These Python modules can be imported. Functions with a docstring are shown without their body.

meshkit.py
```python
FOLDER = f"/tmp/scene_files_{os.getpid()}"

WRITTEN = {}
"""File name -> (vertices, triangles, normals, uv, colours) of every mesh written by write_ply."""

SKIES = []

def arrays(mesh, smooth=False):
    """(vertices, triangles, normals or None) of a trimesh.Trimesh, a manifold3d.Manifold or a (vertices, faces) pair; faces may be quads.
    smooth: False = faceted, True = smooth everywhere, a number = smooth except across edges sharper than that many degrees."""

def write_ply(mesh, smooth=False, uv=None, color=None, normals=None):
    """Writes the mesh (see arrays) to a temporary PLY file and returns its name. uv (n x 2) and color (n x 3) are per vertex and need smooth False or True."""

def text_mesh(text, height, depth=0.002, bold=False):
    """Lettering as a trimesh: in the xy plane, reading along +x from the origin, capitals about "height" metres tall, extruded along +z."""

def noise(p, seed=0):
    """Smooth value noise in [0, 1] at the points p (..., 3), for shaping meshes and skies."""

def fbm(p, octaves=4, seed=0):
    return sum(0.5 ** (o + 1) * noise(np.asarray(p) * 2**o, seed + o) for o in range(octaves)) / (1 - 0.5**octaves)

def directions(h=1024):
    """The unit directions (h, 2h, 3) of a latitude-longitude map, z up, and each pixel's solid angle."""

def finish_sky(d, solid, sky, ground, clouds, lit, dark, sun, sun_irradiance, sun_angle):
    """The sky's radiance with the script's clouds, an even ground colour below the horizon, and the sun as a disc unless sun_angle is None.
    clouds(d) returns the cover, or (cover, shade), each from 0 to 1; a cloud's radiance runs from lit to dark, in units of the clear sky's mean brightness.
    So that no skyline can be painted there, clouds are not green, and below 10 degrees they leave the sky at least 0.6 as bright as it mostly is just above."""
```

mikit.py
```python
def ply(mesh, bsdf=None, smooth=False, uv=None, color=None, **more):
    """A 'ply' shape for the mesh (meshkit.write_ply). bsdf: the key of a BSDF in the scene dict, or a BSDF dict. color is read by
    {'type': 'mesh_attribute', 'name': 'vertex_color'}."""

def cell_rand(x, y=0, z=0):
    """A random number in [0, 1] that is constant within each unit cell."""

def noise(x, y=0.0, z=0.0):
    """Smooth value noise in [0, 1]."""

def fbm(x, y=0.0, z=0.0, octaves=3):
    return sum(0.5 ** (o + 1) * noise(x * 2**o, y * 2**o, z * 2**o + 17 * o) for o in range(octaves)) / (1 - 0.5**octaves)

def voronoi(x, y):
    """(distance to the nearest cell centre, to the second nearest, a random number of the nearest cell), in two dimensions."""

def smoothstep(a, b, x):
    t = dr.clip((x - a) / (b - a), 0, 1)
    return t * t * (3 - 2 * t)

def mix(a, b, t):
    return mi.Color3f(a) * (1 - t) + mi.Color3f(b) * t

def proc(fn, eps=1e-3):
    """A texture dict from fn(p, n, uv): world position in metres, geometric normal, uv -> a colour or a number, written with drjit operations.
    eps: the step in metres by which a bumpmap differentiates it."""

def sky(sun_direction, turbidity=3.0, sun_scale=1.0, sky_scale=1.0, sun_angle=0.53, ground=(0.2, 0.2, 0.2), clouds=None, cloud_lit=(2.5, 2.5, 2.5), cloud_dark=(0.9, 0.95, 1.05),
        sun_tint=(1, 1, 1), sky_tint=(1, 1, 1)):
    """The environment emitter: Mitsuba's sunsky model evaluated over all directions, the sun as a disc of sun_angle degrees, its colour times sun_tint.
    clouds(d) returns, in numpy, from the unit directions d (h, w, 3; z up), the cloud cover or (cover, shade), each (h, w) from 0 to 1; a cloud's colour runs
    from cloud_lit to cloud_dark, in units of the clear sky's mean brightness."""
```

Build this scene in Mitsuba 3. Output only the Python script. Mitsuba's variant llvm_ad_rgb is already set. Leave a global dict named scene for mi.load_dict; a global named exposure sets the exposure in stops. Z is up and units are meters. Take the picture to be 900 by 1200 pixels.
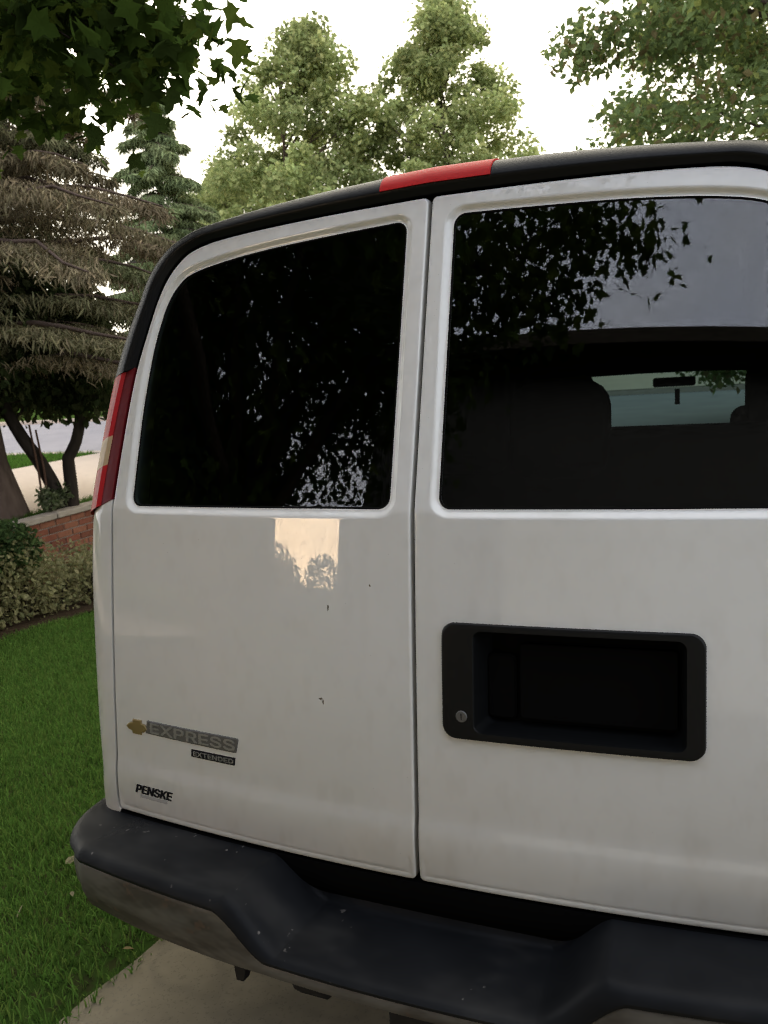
import math
import numpy as np, trimesh, drjit as dr, mitsuba as mi, mikit, meshkit
from mikit import proc, fbm, noise, mix, smoothstep
from shapely.geometry import Polygon, LineString, Point
from shapely.ops import unary_union
T = mi.ScalarTransform4f

# ---------------------------------------------------------------- camera, sky, exposure
EYE = np.array([0.6502, -1.4886, 1.7716])
FWD = np.array([-0.40039, 0.89797, -0.1826]); UP = np.array([-0.00522, 0.19703, 0.98038])
scene, labels = {}, {}
scene['camera'] = {'type': 'thinlens', 'to_world': T().look_at(origin=EYE.tolist(), target=(EYE + FWD).tolist(), up=UP.tolist()),
                   'fov': 49.68, 'fov_axis': 'x', 'near_clip': 0.05, 'far_clip': 600.0, 'aperture_radius': 0.0018, 'focus_distance': 1.7}
SUN_AZ, SUN_EL = math.radians(34.5), math.radians(5.0)


def cloud_cover(d):
    n = meshkit.fbm(d * [3.0, 3.0, 6.0] + 4.0, 4)
    ahead = np.clip((d[..., 1] + 0.25) / 0.9, 0, 1)        # thin bright cloud ahead, heavier grey cloud behind
    return 0.86 + 0.14 * n, np.clip(1.0 - 1.15 * ahead + 0.5 * (n - 0.5), 0, 1)


scene['sky'] = mikit.sky([-math.sin(SUN_AZ) * math.cos(SUN_EL), -math.cos(SUN_AZ) * math.cos(SUN_EL), math.sin(SUN_EL)], turbidity=4, sun_scale=0.066,
                         sun_angle=15, sky_scale=1.0, clouds=cloud_cover, cloud_lit=(3.4, 3.15, 2.6), cloud_dark=(1.55, 1.66, 1.95), sun_tint=(0.55, 0.84, 3.0), ground=(0.12, 0.14, 0.08))
exposure = 4.97

# ---------------------------------------------------------------- helpers
TAU = math.radians(4.5)   # the van stands nose-down on the sloping driveway
RV = np.array([[1, 0, 0], [0, math.cos(TAU), math.sin(TAU)], [0, -math.sin(TAU), math.cos(TAU)]])
used = {}


def key_for(name):
    if name not in used:
        used[name] = 0
        return name
    used[name] += 1
    return f'{name}_{used[name]:03d}'


def tri(m):
    if isinstance(m, (tuple, list)):
        v, f = np.asarray(m[0], float), np.asarray(m[1], int)
        if f.shape[1] == 4:
            f = np.vstack([f[:, [0, 1, 2]], f[:, [0, 2, 3]]])
        return trimesh.Trimesh(v, f, process=False)
    return m


def add(name, mesh, bsdf, smooth=30, parent=None, van=False, color=None, **more):
    key = key_for((parent + '__' if parent else '') + name)
    m = tri(mesh).copy()
    if van:
        m.vertices = m.vertices @ RV.T
    scene[key] = mikit.ply(m, bsdf, smooth=(False if color is not None and smooth not in (True, False) else smooth), color=color, **more)
    return key


def tag(key, label=None, cat=None, group=None, kind=None):
    labels[key] = {k: v for k, v in (('label', label), ('category', cat), ('group', group), ('kind', kind)) if v}
    return key


def thing(name, label, cat, group=None):
    return tag(key_for(name), label, cat, group)


def cat(ms):
    return trimesh.util.concatenate([tri(m) for m in ms])


def box(x0, x1, y0, y1, z0, z1, ch=0.0):
    if ch <= 0:
        m = trimesh.creation.box(extents=(x1 - x0, y1 - y0, z1 - z0))
        m.apply_translation(((x0 + x1) / 2, (y0 + y1) / 2, (z0 + z1) / 2))
        return m
    pts = []
    for sx in (0, 1):
        for sy in (0, 1):
            for sz in (0, 1):
                c = np.array([(x0, x1)[sx], (y0, y1)[sy], (z0, z1)[sz]], float)
                s = np.array([1 - 2 * sx, 1 - 2 * sy, 1 - 2 * sz]) * ch
                for k in range(3):
                    o = s.copy(); o[k] = 0
                    pts.append(c + o)
    return trimesh.convex.convex_hull(np.array(pts))


def tube(points, radii, sides=8):
    p = np.asarray(points, float)
    t = np.gradient(p, axis=0); t /= np.linalg.norm(t, axis=1, keepdims=True) + 1e-12
    ref = np.array([0, 0, 1.0]) if abs(t[0, 2]) < 0.9 else np.array([1.0, 0, 0])
    a = np.cross(t, ref); a /= np.linalg.norm(a, axis=1, keepdims=True) + 1e-12
    b = np.cross(t, a)
    ang = np.arange(sides) * 2 * np.pi / sides
    r = np.broadcast_to(np.asarray(radii, float), (len(p),))
    v = p[:, None] + r[:, None, None] * (np.cos(ang)[None, :, None] * a[:, None] + np.sin(ang)[None, :, None] * b[:, None])
    i, j = np.meshgrid(np.arange(len(p) - 1), np.arange(sides), indexing='ij')
    q = np.stack([i * sides + j, i * sides + (j + 1) % sides, (i + 1) * sides + (j + 1) % sides, (i + 1) * sides + j], -1).reshape(-1, 4)
    m = tri((v.reshape(-1, 3), q[:, ::-1]))
    n = len(p) * sides
    v2 = np.vstack([m.vertices, p[0], p[-1]])
    e = np.arange(sides)
    caps = np.vstack([np.stack([e, (e + 1) % sides, e * 0 + n], 1), np.stack([(e + 1) % sides + n - sides, e + n - sides, e * 0 + n + 1], 1)])
    return trimesh.Trimesh(v2, np.vstack([m.faces, caps]), process=False)


def grid_faces(nr, nc, closed=False):
    i, j = np.meshgrid(np.arange(nr - 1), np.arange(nc if closed else nc - 1), indexing='ij')
    k = (j + 1) % nc
    return np.stack([i * nc + j, i * nc + k, (i + 1) * nc + k, (i + 1) * nc + j], -1).reshape(-1, 4)


def grid(P, closed=False, flip=False):
    nr, nc = P.shape[:2]
    f = grid_faces(nr, nc, closed)
    return tri((P.reshape(-1, 3), f[:, ::-1] if flip else f))


def resample(pts, n, closed=False):
    p = np.asarray(pts, float)
    if closed:
        p = np.vstack([p, p[:1]])
    s = np.concatenate([[0], np.cumsum(np.linalg.norm(np.diff(p, axis=0), axis=1))])
    t = np.linspace(0, s[-1], n + 1)[:-1] if closed else np.linspace(0, s[-1], n)
    return np.stack([np.interp(t, s, p[:, k]) for k in range(p.shape[1])], 1)


def smoothline(pts, n=80):
    from scipy.interpolate import PchipInterpolator
    p = np.asarray(pts, float)
    s = np.concatenate([[0], np.cumsum(np.linalg.norm(np.diff(p, axis=0), axis=1))])
    return np.stack([PchipInterpolator(s, p[:, k])(np.linspace(0, s[-1], n)) for k in range(p.shape[1])], 1)


def rgb(*c):
    return {'type': 'rgb', 'value': list(c)}


# ---------------------------------------------------------------- materials
def mat(name, d, two=True):
    scene[name] = {'type': 'twosided', 'bsdf': d} if two else d


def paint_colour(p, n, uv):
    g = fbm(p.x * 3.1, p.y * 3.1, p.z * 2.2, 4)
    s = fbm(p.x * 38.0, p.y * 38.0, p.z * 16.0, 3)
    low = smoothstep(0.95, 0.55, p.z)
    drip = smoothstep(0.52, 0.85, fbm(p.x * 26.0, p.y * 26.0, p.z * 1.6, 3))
    film = smoothstep(1.25, 0.62, p.z)  # darker tan mixed in towards the bottom of the body
    dirt_low_tan = dr.clip(0.09 * smoothstep(0.40, 0.75, g) + 0.07 * smoothstep(0.5, 0.8, s) + 0.10 * low * g + 0.045 * drip + 0.42 * film * (0.75 + 0.5 * g), 0, 1)  # blotchy dirt and drips, plus the tan that deepens lower down
    return mix(mi.Color3f(0.61, 0.615, 0.60), mi.Color3f(0.33, 0.30, 0.245), dirt_low_tan)


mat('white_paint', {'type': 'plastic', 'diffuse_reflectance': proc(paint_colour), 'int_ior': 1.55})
mat('black_plastic', {'type': 'principled', 'base_color': rgb(0.004, 0.004, 0.005), 'roughness': 0.55, 'specular': 0.35})
mat('black_trim', {'type': 'principled', 'base_color': rgb(0.004, 0.0045, 0.005), 'roughness': 0.42, 'specular': 0.16})
mat('rubber', {'type': 'diffuse', 'reflectance': rgb(0.006, 0.006, 0.006)})
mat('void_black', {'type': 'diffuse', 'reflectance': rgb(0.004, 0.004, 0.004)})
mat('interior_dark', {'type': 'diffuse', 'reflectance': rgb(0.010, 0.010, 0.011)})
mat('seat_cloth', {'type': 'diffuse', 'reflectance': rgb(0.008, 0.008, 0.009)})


def pad_colour(p, n, uv):
    g = fbm(p.x * 14.0, p.y * 14.0, p.z * 14.0, 4)
    d = smoothstep(0.80, 0.88, fbm(p.x * 70.0, p.y * 70.0, p.z * 70.0, 2)) * smoothstep(0.55, 0.7, noise(p.x * 6.0, p.y * 6.0, 3.0))
    dust = smoothstep(0.45, 0.8, fbm(p.x * 5.0, p.y * 9.0, p.z * 5.0, 4))
    return mix(mix(mi.Color3f(0.0035, 0.004, 0.005), mi.Color3f(0.008, 0.009, 0.011), g) + mi.Color3f(0.012, 0.0115, 0.0105) * dust, mi.Color3f(0.18, 0.165, 0.155), 0.5 * d)


scene['pad_plastic'] = {'type': 'twosided', 'bsdf': {'type': 'principled', 'base_color': proc(pad_colour), 'roughness': 0.5, 'specular': 0.10}}


def steel_colour(p, n, uv):
    g = fbm(p.x * 9.0, p.y * 9.0, p.z * 20.0, 4)
    s = fbm(p.x * 40.0, p.y * 40.0, p.z * 40.0, 3)
    c = mix(mi.Color3f(0.095, 0.09, 0.08), mi.Color3f(0.042, 0.037, 0.031), smoothstep(0.35, 0.7, g))
    return mix(c, mi.Color3f(0.09, 0.055, 0.036), 0.6 * smoothstep(0.62, 0.78, s) * smoothstep(0.45, 0.6, g))


scene['dirty_steel'] = {'type': 'twosided', 'bsdf': {'type': 'principled', 'base_color': proc(steel_colour), 'roughness': 0.5, 'metallic': 0.3, 'specular': 0.5}}
scene['tinted_glass'] = {'type': 'thindielectric', 'int_ior': 1.5, 'specular_transmittance': rgb(0.20, 0.225, 0.235)}
scene['green_glass'] = {'type': 'thindielectric', 'int_ior': 1.5, 'specular_transmittance': rgb(0.58, 0.84, 0.78)}
scene['house_glass'] = {'type': 'twosided', 'bsdf': {'type': 'plastic', 'diffuse_reflectance': rgb(0.02, 0.025, 0.03)}}


def lens_bsdf(name, c, rough=0.08):
    mat(name, {'type': 'principled', 'base_color': rgb(*c), 'roughness': 0.4, 'clearcoat': 0.0, 'specular': 0.16})


lens_bsdf('red_lens', (0.30, 0.013, 0.015))
lens_bsdf('dark_red_lens', (0.10, 0.007, 0.010))
lens_bsdf('pale_lens', (0.33, 0.24, 0.14))
mat('brake_lens', {'type': 'principled', 'base_color': rgb(0.34, 0.006, 0.006), 'roughness': 0.45, 'specular': 0.12})
mat('gold_emblem', {'type': 'principled', 'base_color': rgb(0.27, 0.20, 0.09), 'roughness': 0.35, 'metallic': 0.7})
mat('chrome_grey', {'type': 'principled', 'base_color': rgb(0.24, 0.24, 0.235), 'roughness': 0.35, 'metallic': 0.6})
mat('badge_grey', {'type': 'roughplastic', 'diffuse_reflectance': rgb(0.075, 0.075, 0.072), 'alpha': 0.3})
mat('decal_black', {'type': 'diffuse', 'reflectance': rgb(0.012, 0.012, 0.013)})
mat('decal_grey', {'type': 'diffuse', 'reflectance': rgb(0.33, 0.32, 0.30)})
mat('scuff', {'type': 'diffuse', 'reflectance': rgb(0.10, 0.085, 0.06)})
mat('rim_steel', {'type': 'principled', 'base_color': rgb(0.45, 0.45, 0.45), 'roughness': 0.4, 'metallic': 0.8})


def concrete_colour(p, n, uv):
    g = fbm(p.x * 1.3, p.y * 1.3, 0.0, 4)
    s = fbm(p.x * 24.0, p.y * 24.0, 0.0, 4)
    sp = smoothstep(0.62, 0.80, fbm(p.x * 150.0, p.y * 150.0, 1.0, 2))
    crack = smoothstep(0.035, 0.0, dr.abs(fbm(p.x * 1.7 + 3.1, p.y * 1.7, 2.0, 4) - 0.5)) * 0.25
    c = mix(mi.Color3f(0.235, 0.205, 0.150), mi.Color3f(0.155, 0.135, 0.097), dr.clip(0.75 * g + 0.5 * s - 0.1, 0, 1))
    return mix(c, mi.Color3f(0.10, 0.09, 0.075), dr.clip(0.30 * sp + crack, 0, 1))


mat('driveway_concrete', {'type': 'diffuse', 'reflectance': proc(concrete_colour)})


def pale_concrete_colour(p, n, uv):
    g = fbm(p.x * 0.9, p.y * 0.9, 0.0, 4); s = fbm(p.x * 15.0, p.y * 15.0, 0.0, 3)
    return mix(mi.Color3f(0.50, 0.42, 0.34), mi.Color3f(0.40, 0.33, 0.27), dr.clip(0.6 * g + 0.4 * s, 0, 1))


mat('pale_concrete', {'type': 'diffuse', 'reflectance': proc(pale_concrete_colour)})
mat('asphalt', {'type': 'diffuse', 'reflectance': proc(lambda p, n, uv: mix(mi.Color3f(0.23, 0.22, 0.235), mi.Color3f(0.29, 0.275, 0.285), fbm(p.x * 2.0, p.y * 2.0, 0.0, 4)))})


def lawn_colour(p, n, uv):
    g = fbm(p.x * 1.2, p.y * 1.2, 0.0, 3); s = fbm(p.x * 30.0, p.y * 30.0, 0.0, 3)
    c = mix(mi.Color3f(0.030, 0.055, 0.012), mi.Color3f(0.045, 0.085, 0.018), g)
    return mix(c, mi.Color3f(0.035, 0.028, 0.016), 0.6 * smoothstep(0.5, 0.75, s))


mat('lawn', {'type': 'diffuse', 'reflectance': proc(lawn_colour)})
mat('soil', {'type': 'diffuse', 'reflectance': proc(lambda p, n, uv: mix(mi.Color3f(0.05, 0.036, 0.024), mi.Color3f(0.025, 0.018, 0.012), fbm(p.x * 20.0, p.y * 20.0, 0.0, 3)))})
for nm, c in (('brick', (0.26, 0.10, 0.065)), ('brick_b', (0.20, 0.082, 0.055)), ('brick_c', (0.31, 0.135, 0.085))):
    mat(nm, {'type': 'diffuse', 'reflectance': proc(lambda p, n, uv, c=c: mix(mi.Color3f(*c), mi.Color3f(*[x * 0.6 for x in c]), fbm(p.x * 40.0, p.y * 40.0, p.z * 40.0, 3)))})
mat('mortar', {'type': 'diffuse', 'reflectance': rgb(0.26, 0.235, 0.20)})
mat('capstone', {'type': 'diffuse', 'reflectance': proc(lambda p, n, uv: mix(mi.Color3f(0.42, 0.37, 0.31), mi.Color3f(0.28, 0.24, 0.20), fbm(p.x * 25.0, p.y * 25.0, p.z * 25.0, 3)))})


def bark_colour(p, n, uv):
    g = fbm(p.x * 30.0, p.y * 30.0, p.z * 6.0, 4)
    return mix(mi.Color3f(0.055, 0.042, 0.032), mi.Color3f(0.13, 0.10, 0.078), g)


mat('bark', {'type': 'diffuse', 'reflectance': proc(bark_colour)})
mat('bark_dark', {'type': 'diffuse', 'reflectance': proc(lambda p, n, uv: mix(mi.Color3f(0.022, 0.018, 0.015), mi.Color3f(0.055, 0.044, 0.036), fbm(p.x * 30.0, p.y * 30.0, p.z * 6.0, 4)))})
mat('bark_brown', {'type': 'diffuse', 'reflectance': proc(lambda p, n, uv: mix(mi.Color3f(0.07, 0.05, 0.04), mi.Color3f(0.15, 0.11, 0.09), fbm(p.x * 25.0, p.y * 25.0, p.z * 5.0, 4)))})
scene['leaf'] = {'type': 'principledthin', 'base_color': {'type': 'mesh_attribute', 'name': 'vertex_color'}, 'roughness': 0.55, 'diff_trans': 0.8, 'spec_trans': 0.0}
mat('needle', {'type': 'diffuse', 'reflectance': {'type': 'mesh_attribute', 'name': 'vertex_color'}})
mat('stucco', {'type': 'diffuse', 'reflectance': proc(lambda p, n, uv: mix(mi.Color3f(0.62, 0.50, 0.42), mi.Color3f(0.55, 0.44, 0.37), fbm(p.x * 3.0, p.y * 3.0, p.z * 3.0, 3)))})
mat('siding', {'type': 'diffuse', 'reflectance': proc(lambda p, n, uv: mix(mi.Color3f(0.062, 0.066, 0.073), mi.Color3f(0.050, 0.053, 0.060), fbm(p.x * 2.0, p.y * 2.0, p.z * 9.0, 3)))})
mat('shingle', {'type': 'diffuse', 'reflectance': proc(lambda p, n, uv: mix(mi.Color3f(0.020, 0.019, 0.018), mi.Color3f(0.040, 0.037, 0.034), fbm(p.x * 6.0, p.y * 6.0, p.z * 12.0, 3)))})
mat('white_wood', {'type': 'diffuse', 'reflectance': rgb(0.62, 0.60, 0.57)})
mat('stake_rust', {'type': 'diffuse', 'reflectance': rgb(0.12, 0.07, 0.05)})

# ---------------------------------------------------------------- terrain
SLOPE = math.tan(TAU)


def near_z(y):
    """Height of the sloping front yard and driveway."""
    y = np.asarray(y, float)
    z = -SLOPE * y
    z = np.where(y < -2.2, SLOPE * 2.2 + 0.02 * (-2.2 - y), z)
    t = np.clip((y - 6.0) / 5.0, 0, 1)
    return np.where(y > 6.0, -SLOPE * 6.0 + (0.26 + SLOPE * 6.0) * t * t * (3 - 2 * t), z)


def sheet(x0, x1, y0, y1, zf, nx, ny):
    xs, ys = np.linspace(x0, x1, nx), np.linspace(y0, y1, ny)
    X, Y = np.meshgrid(xs, ys)
    return grid(np.stack([X, Y, zf(X, Y)], -1))


# far ground: one sheet to the horizon, lower than everything laid on it
far = sheet(-300, 300, -300, 300, lambda X, Y: np.where((Y > 10.5), 0.22, np.where(X < -6.2, 0.25, near_z(np.clip(Y, -60, 11)) - 0.25)), 241, 241)
tag(add('ground', far, 'lawn', smooth=True), kind='structure')
lawn = sheet(-5.98, -1.05, -12, 10.4, lambda X, Y: near_z(Y) + 0.03 + 0.015 * np.sin(X * 5.1) * np.sin(Y * 4.3) - 0.05 * np.clip((X + 1.25) / 0.2, 0, 1), 60, 200)
tag(add('lawn_ground', lawn, 'lawn', smooth=True), kind='structure')
drive = sheet(-1.12, 4.2, -9, 10.8, lambda X, Y: near_z(Y), 40, 160)
tag(add('driveway', drive, 'driveway_concrete', smooth=True), kind='structure')
tag(add('right_lawn_ground', sheet(4.2, 30, -12, 10.6, lambda X, Y: near_z(Y) + 0.03, 40, 120), 'lawn', smooth=True), kind='structure')
terrace = sheet(-40, -5.985, -30, 10.9, lambda X, Y: 0.40 + 0 * X, 30, 30)
tag(add('terrace_ground', terrace, 'lawn', smooth=True), kind='structure')
tag(add('neighbour_driveway', sheet(-10.5, -6.35, -6, 10.75, lambda X, Y: 0.412 + 0 * X, 6, 20), 'pale_concrete', smooth=True), kind='structure')
tag(add('kerb', cat([box(-60, -10.5, 10.75, 10.95, 0.2, 0.42, 0.01), box(-10.5, -6.2, 10.75, 10.95, 0.2, 0.405, 0.01), box(4.3, 40, 10.75, 10.95, 0.0, 0.42, 0.01)]), 'pale_concrete'), kind='structure')
tag(add('street', sheet(-120, 120, 10.95, 21.0, lambda X, Y: 0.30 + 0.004 * (Y - 10.95) + 0 * X, 20, 6), 'asphalt', smooth=True), kind='structure')
tag(add('far_kerb', box(-120, 120, 21.0, 21.25, 0.2, 0.47, 0.01), 'pale_concrete'), kind='structure')
tag(add('far_lawn_ground', sheet(-120, 120, 21.25, 60, lambda X, Y: 0.46 + 0.01 * (Y - 21) + 0 * X, 10, 10), 'lawn', smooth=True), kind='structure')
tag(add('far_driveway', sheet(-4.5, 3.5, 21.0, 33.0, lambda X, Y: 0.485 + 0.01 * (Y - 21) + 0 * X, 4, 6), 'pale_concrete', smooth=True), kind='structure')


# ---------------------------------------------------------------- the van: rear surface (van coordinates: x right, y forwards, z up)
ZB, KX = 1.450, 0.1611
_zz = np.linspace(0.3, 2.4, 1051)
_sl = np.where(_zz < ZB, 0.0858 - 0.06 * (ZB - _zz), 0.2722)
_w = np.clip((_zz - (ZB - 0.012)) / 0.024, 0, 1); _w = _w * _w * (3 - 2 * _w)
_lowslope = 0.0858 - 0.06 * np.clip(ZB - _zz, 0, None)
_sl = _lowslope * (1 - _w) + 0.2722 * _w
_sl = _sl - 0.07 * (1 - np.clip((_zz - 0.70) / 0.04, 0, 1))
_sl = _sl + 0.15 * np.exp(-((_zz - 0.778) / 0.020) ** 2)      # the shelf along the foot of the doors
_prof = np.concatenate([[0], np.cumsum((_sl[1:] + _sl[:-1]) / 2 * np.diff(_zz))])
_prof -= np.interp(ZB, _zz, _prof)


def S(x, z):
    return 0.5 * KX * np.asarray(x) ** 2 + np.interp(z, _zz, _prof)


def rounded(poly, r):
    return Polygon(poly).buffer(-r, join_style=1, quad_segs=12).buffer(r, join_style=1, quad_segs=12)


left_door_side = [(-0.828, 1.790), (-0.850, 1.60), (-0.861, 1.44), (-0.868, 1.20), (-0.873, 0.90), (-0.874, 0.65)]
top_edge = smoothline([(-0.0045, 2.137), (-0.09, 2.1355), (-0.231, 2.133), (-0.43, 2.127), (-0.592, 2.117), (-0.672, 2.100), (-0.726, 2.062), (-0.764, 2.006), (-0.800, 1.90)] + left_door_side, 160)
door_poly = rounded(np.vstack([[(-0.0045, 0.65)], top_edge]), 0.012)
win_line = smoothline([(-0.056, 2.092), (-0.12, 2.0895), (-0.227, 2.085), (-0.425, 2.075), (-0.606, 2.056), (-0.682, 2.038), (-0.724, 2.003), (-0.752, 1.950), (-0.781, 1.821), (-0.7945, 1.65), (-0.797, 1.455)], 120)
win_poly = rounded(np.vstack([[(-0.056, 1.455)], win_line]), 0.026)

NP = 900


def ring(poly, n=NP):
    c = np.array(poly.exterior.coords)[:-1]
    if Polygon(c).exterior.is_ccw is False:
        c = c[::-1]
    return resample(c, n, closed=True)


def radial(poly, dirs, centre):
    """Points of the polygon's edge in the given directions from the centre."""
    ext = poly.exterior
    out = []
    for d in dirs:
        hit = LineString([centre, centre + 5 * d]).intersection(ext)
        if hit.geom_type != 'Point':
            hit = min(hit.geoms, key=lambda g: Point(centre).distance(g))
        out.append((hit.x, hit.y))
    return np.array(out)


def make_door():
    outer = ring(door_poly)
    c = np.array([-0.43, 1.76])
    dirs = outer - c; dirs /= np.linalg.norm(dirs, axis=1, keepdims=True)
    # denser around the window: mix ring directions of both outlines
    win_ring = ring(win_poly, 500)
    a = np.concatenate([np.arctan2(dirs[:, 1], dirs[:, 0]), np.arctan2(win_ring[:, 1] - c[1], win_ring[:, 0] - c[0])])
    a = np.unique(np.round(a, 5))
    dirs = np.stack([np.cos(a), np.sin(a)], 1)
    O, W = radial(door_poly, dirs, c), radial(win_poly, dirs, c)
    L = np.linalg.norm(O - W, axis=1)
    # loops: absolute distances near both edges, proportional between
    near = np.array([0.0, 0.003, 0.006, 0.010, 0.014, 0.018, 0.022, 0.026, 0.030, 0.034])
    mid = np.linspace(0, 1, 120)
    far_ = np.array([0.020, 0.017, 0.0145, 0.012, 0.0095, 0.007, 0.005, 0.003, 0.0015, 0.0])
    loops = []
    u = (O - W) / L[:, None]
    sc = np.minimum(1, 0.75 * L / 0.056)
    for d in near:
        loops.append(W + u * (d * sc)[:, None])
    for m in mid[1:-1]:
        loops.append(W + u * (0.034 * sc + m * (L - 0.034 * sc - 0.020 * sc))[:, None])
    for d in far_:
        loops.append(O - u * (d * sc)[:, None])
    P = []
    bw, bo = win_poly.boundary, door_poly.boundary
    from shapely import points as spts, distance as sdist
    for k, q in enumerate(loops):
        pts = spts(q)
        d1, d2 = sdist(pts, bw), sdist(pts, bo)
        t = np.clip((d1 - 0.003) / 0.016, 0, 1); t = t * t * (3 - 2 * t)
        dip = 0.010 * (1 - t)
        e = np.clip(1 - d2 / 0.006, 0, 1)
        dip = dip + 0.004 * (1 - np.sqrt(np.clip(1 - e * e, 0, 1)))
        dip = dip + 0.0015 * np.exp(-((d2 - 0.0145) / 0.0028) ** 2) * (q[:, 1] < 0.70)
        P.append(np.stack([q[:, 0], S(q[:, 0], q[:, 1]) + dip, q[:, 1]], 1))
    # returns: into the window and into the door gap
    first = P[0] + [0, 0.016, 0]
    last = P[-1] + [0, 0.030, 0]
    P = np.array([first] + P + [last])
    return grid(P, closed=True), W


def mirror(m):
    m = tri(m).copy()
    m.vertices = m.vertices * [-1, 1, 1]
    m.faces = m.faces[:, ::-1]
    return m


def on_surface_patch(poly, off, n=60):
    """A filled patch lying 'off' metres behind the rear surface: fine grid clipped by fan rings (star-shaped outline)."""
    c = np.array(poly.centroid.coords[0])
    r = ring(poly, 500)
    rows = [c + (r - c) * t for t in np.linspace(0.001, 1, n)]
    P = np.array([np.stack([q[:, 0], S(q[:, 0], q[:, 1]) + off, q[:, 1]], 1) for q in rows])
    return grid(P, closed=True)


def band(poly_out, poly_in, off_out, off_in=None, mid=None):
    """A strip between two outlines of the same shape lying on the rear surface."""
    o = ring(poly_out, 700); i = np.array([poly_in.exterior.interpolate(poly_in.exterior.project(Point(q))).coords[0] for q in o])
    off_in = off_out if off_in is None else off_in
    rows = []
    for t in np.linspace(0, 1, 5):
        q = i + (o - i) * t
        off = off_in + (off_out - off_in) * t + (mid or 0) * math.sin(math.pi * t)
        rows.append(np.stack([q[:, 0], S(q[:, 0], q[:, 1]) + off, q[:, 1]], 1))
    return grid(np.array(rows), closed=True)


def surf_text(text, height, x, z, ang=0.0, bold=True, depth=0.0012, off=-0.0015, squeeze=1.0, slant=0.0):
    m = meshkit.text_mesh(text, height, depth, bold)
    v = m.vertices.copy()
    v[:, 0] = v[:, 0] * squeeze + slant * v[:, 1]
    ca, sa = math.cos(ang), math.sin(ang)
    X = x + v[:, 0] * ca - v[:, 1] * sa; Z = z + v[:, 0] * sa + v[:, 1] * ca
    Y = S(X, Z) + off - v[:, 2]
    return trimesh.Trimesh(np.stack([X, Y, Z], 1), m.faces[:, ::-1], process=False)


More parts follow.
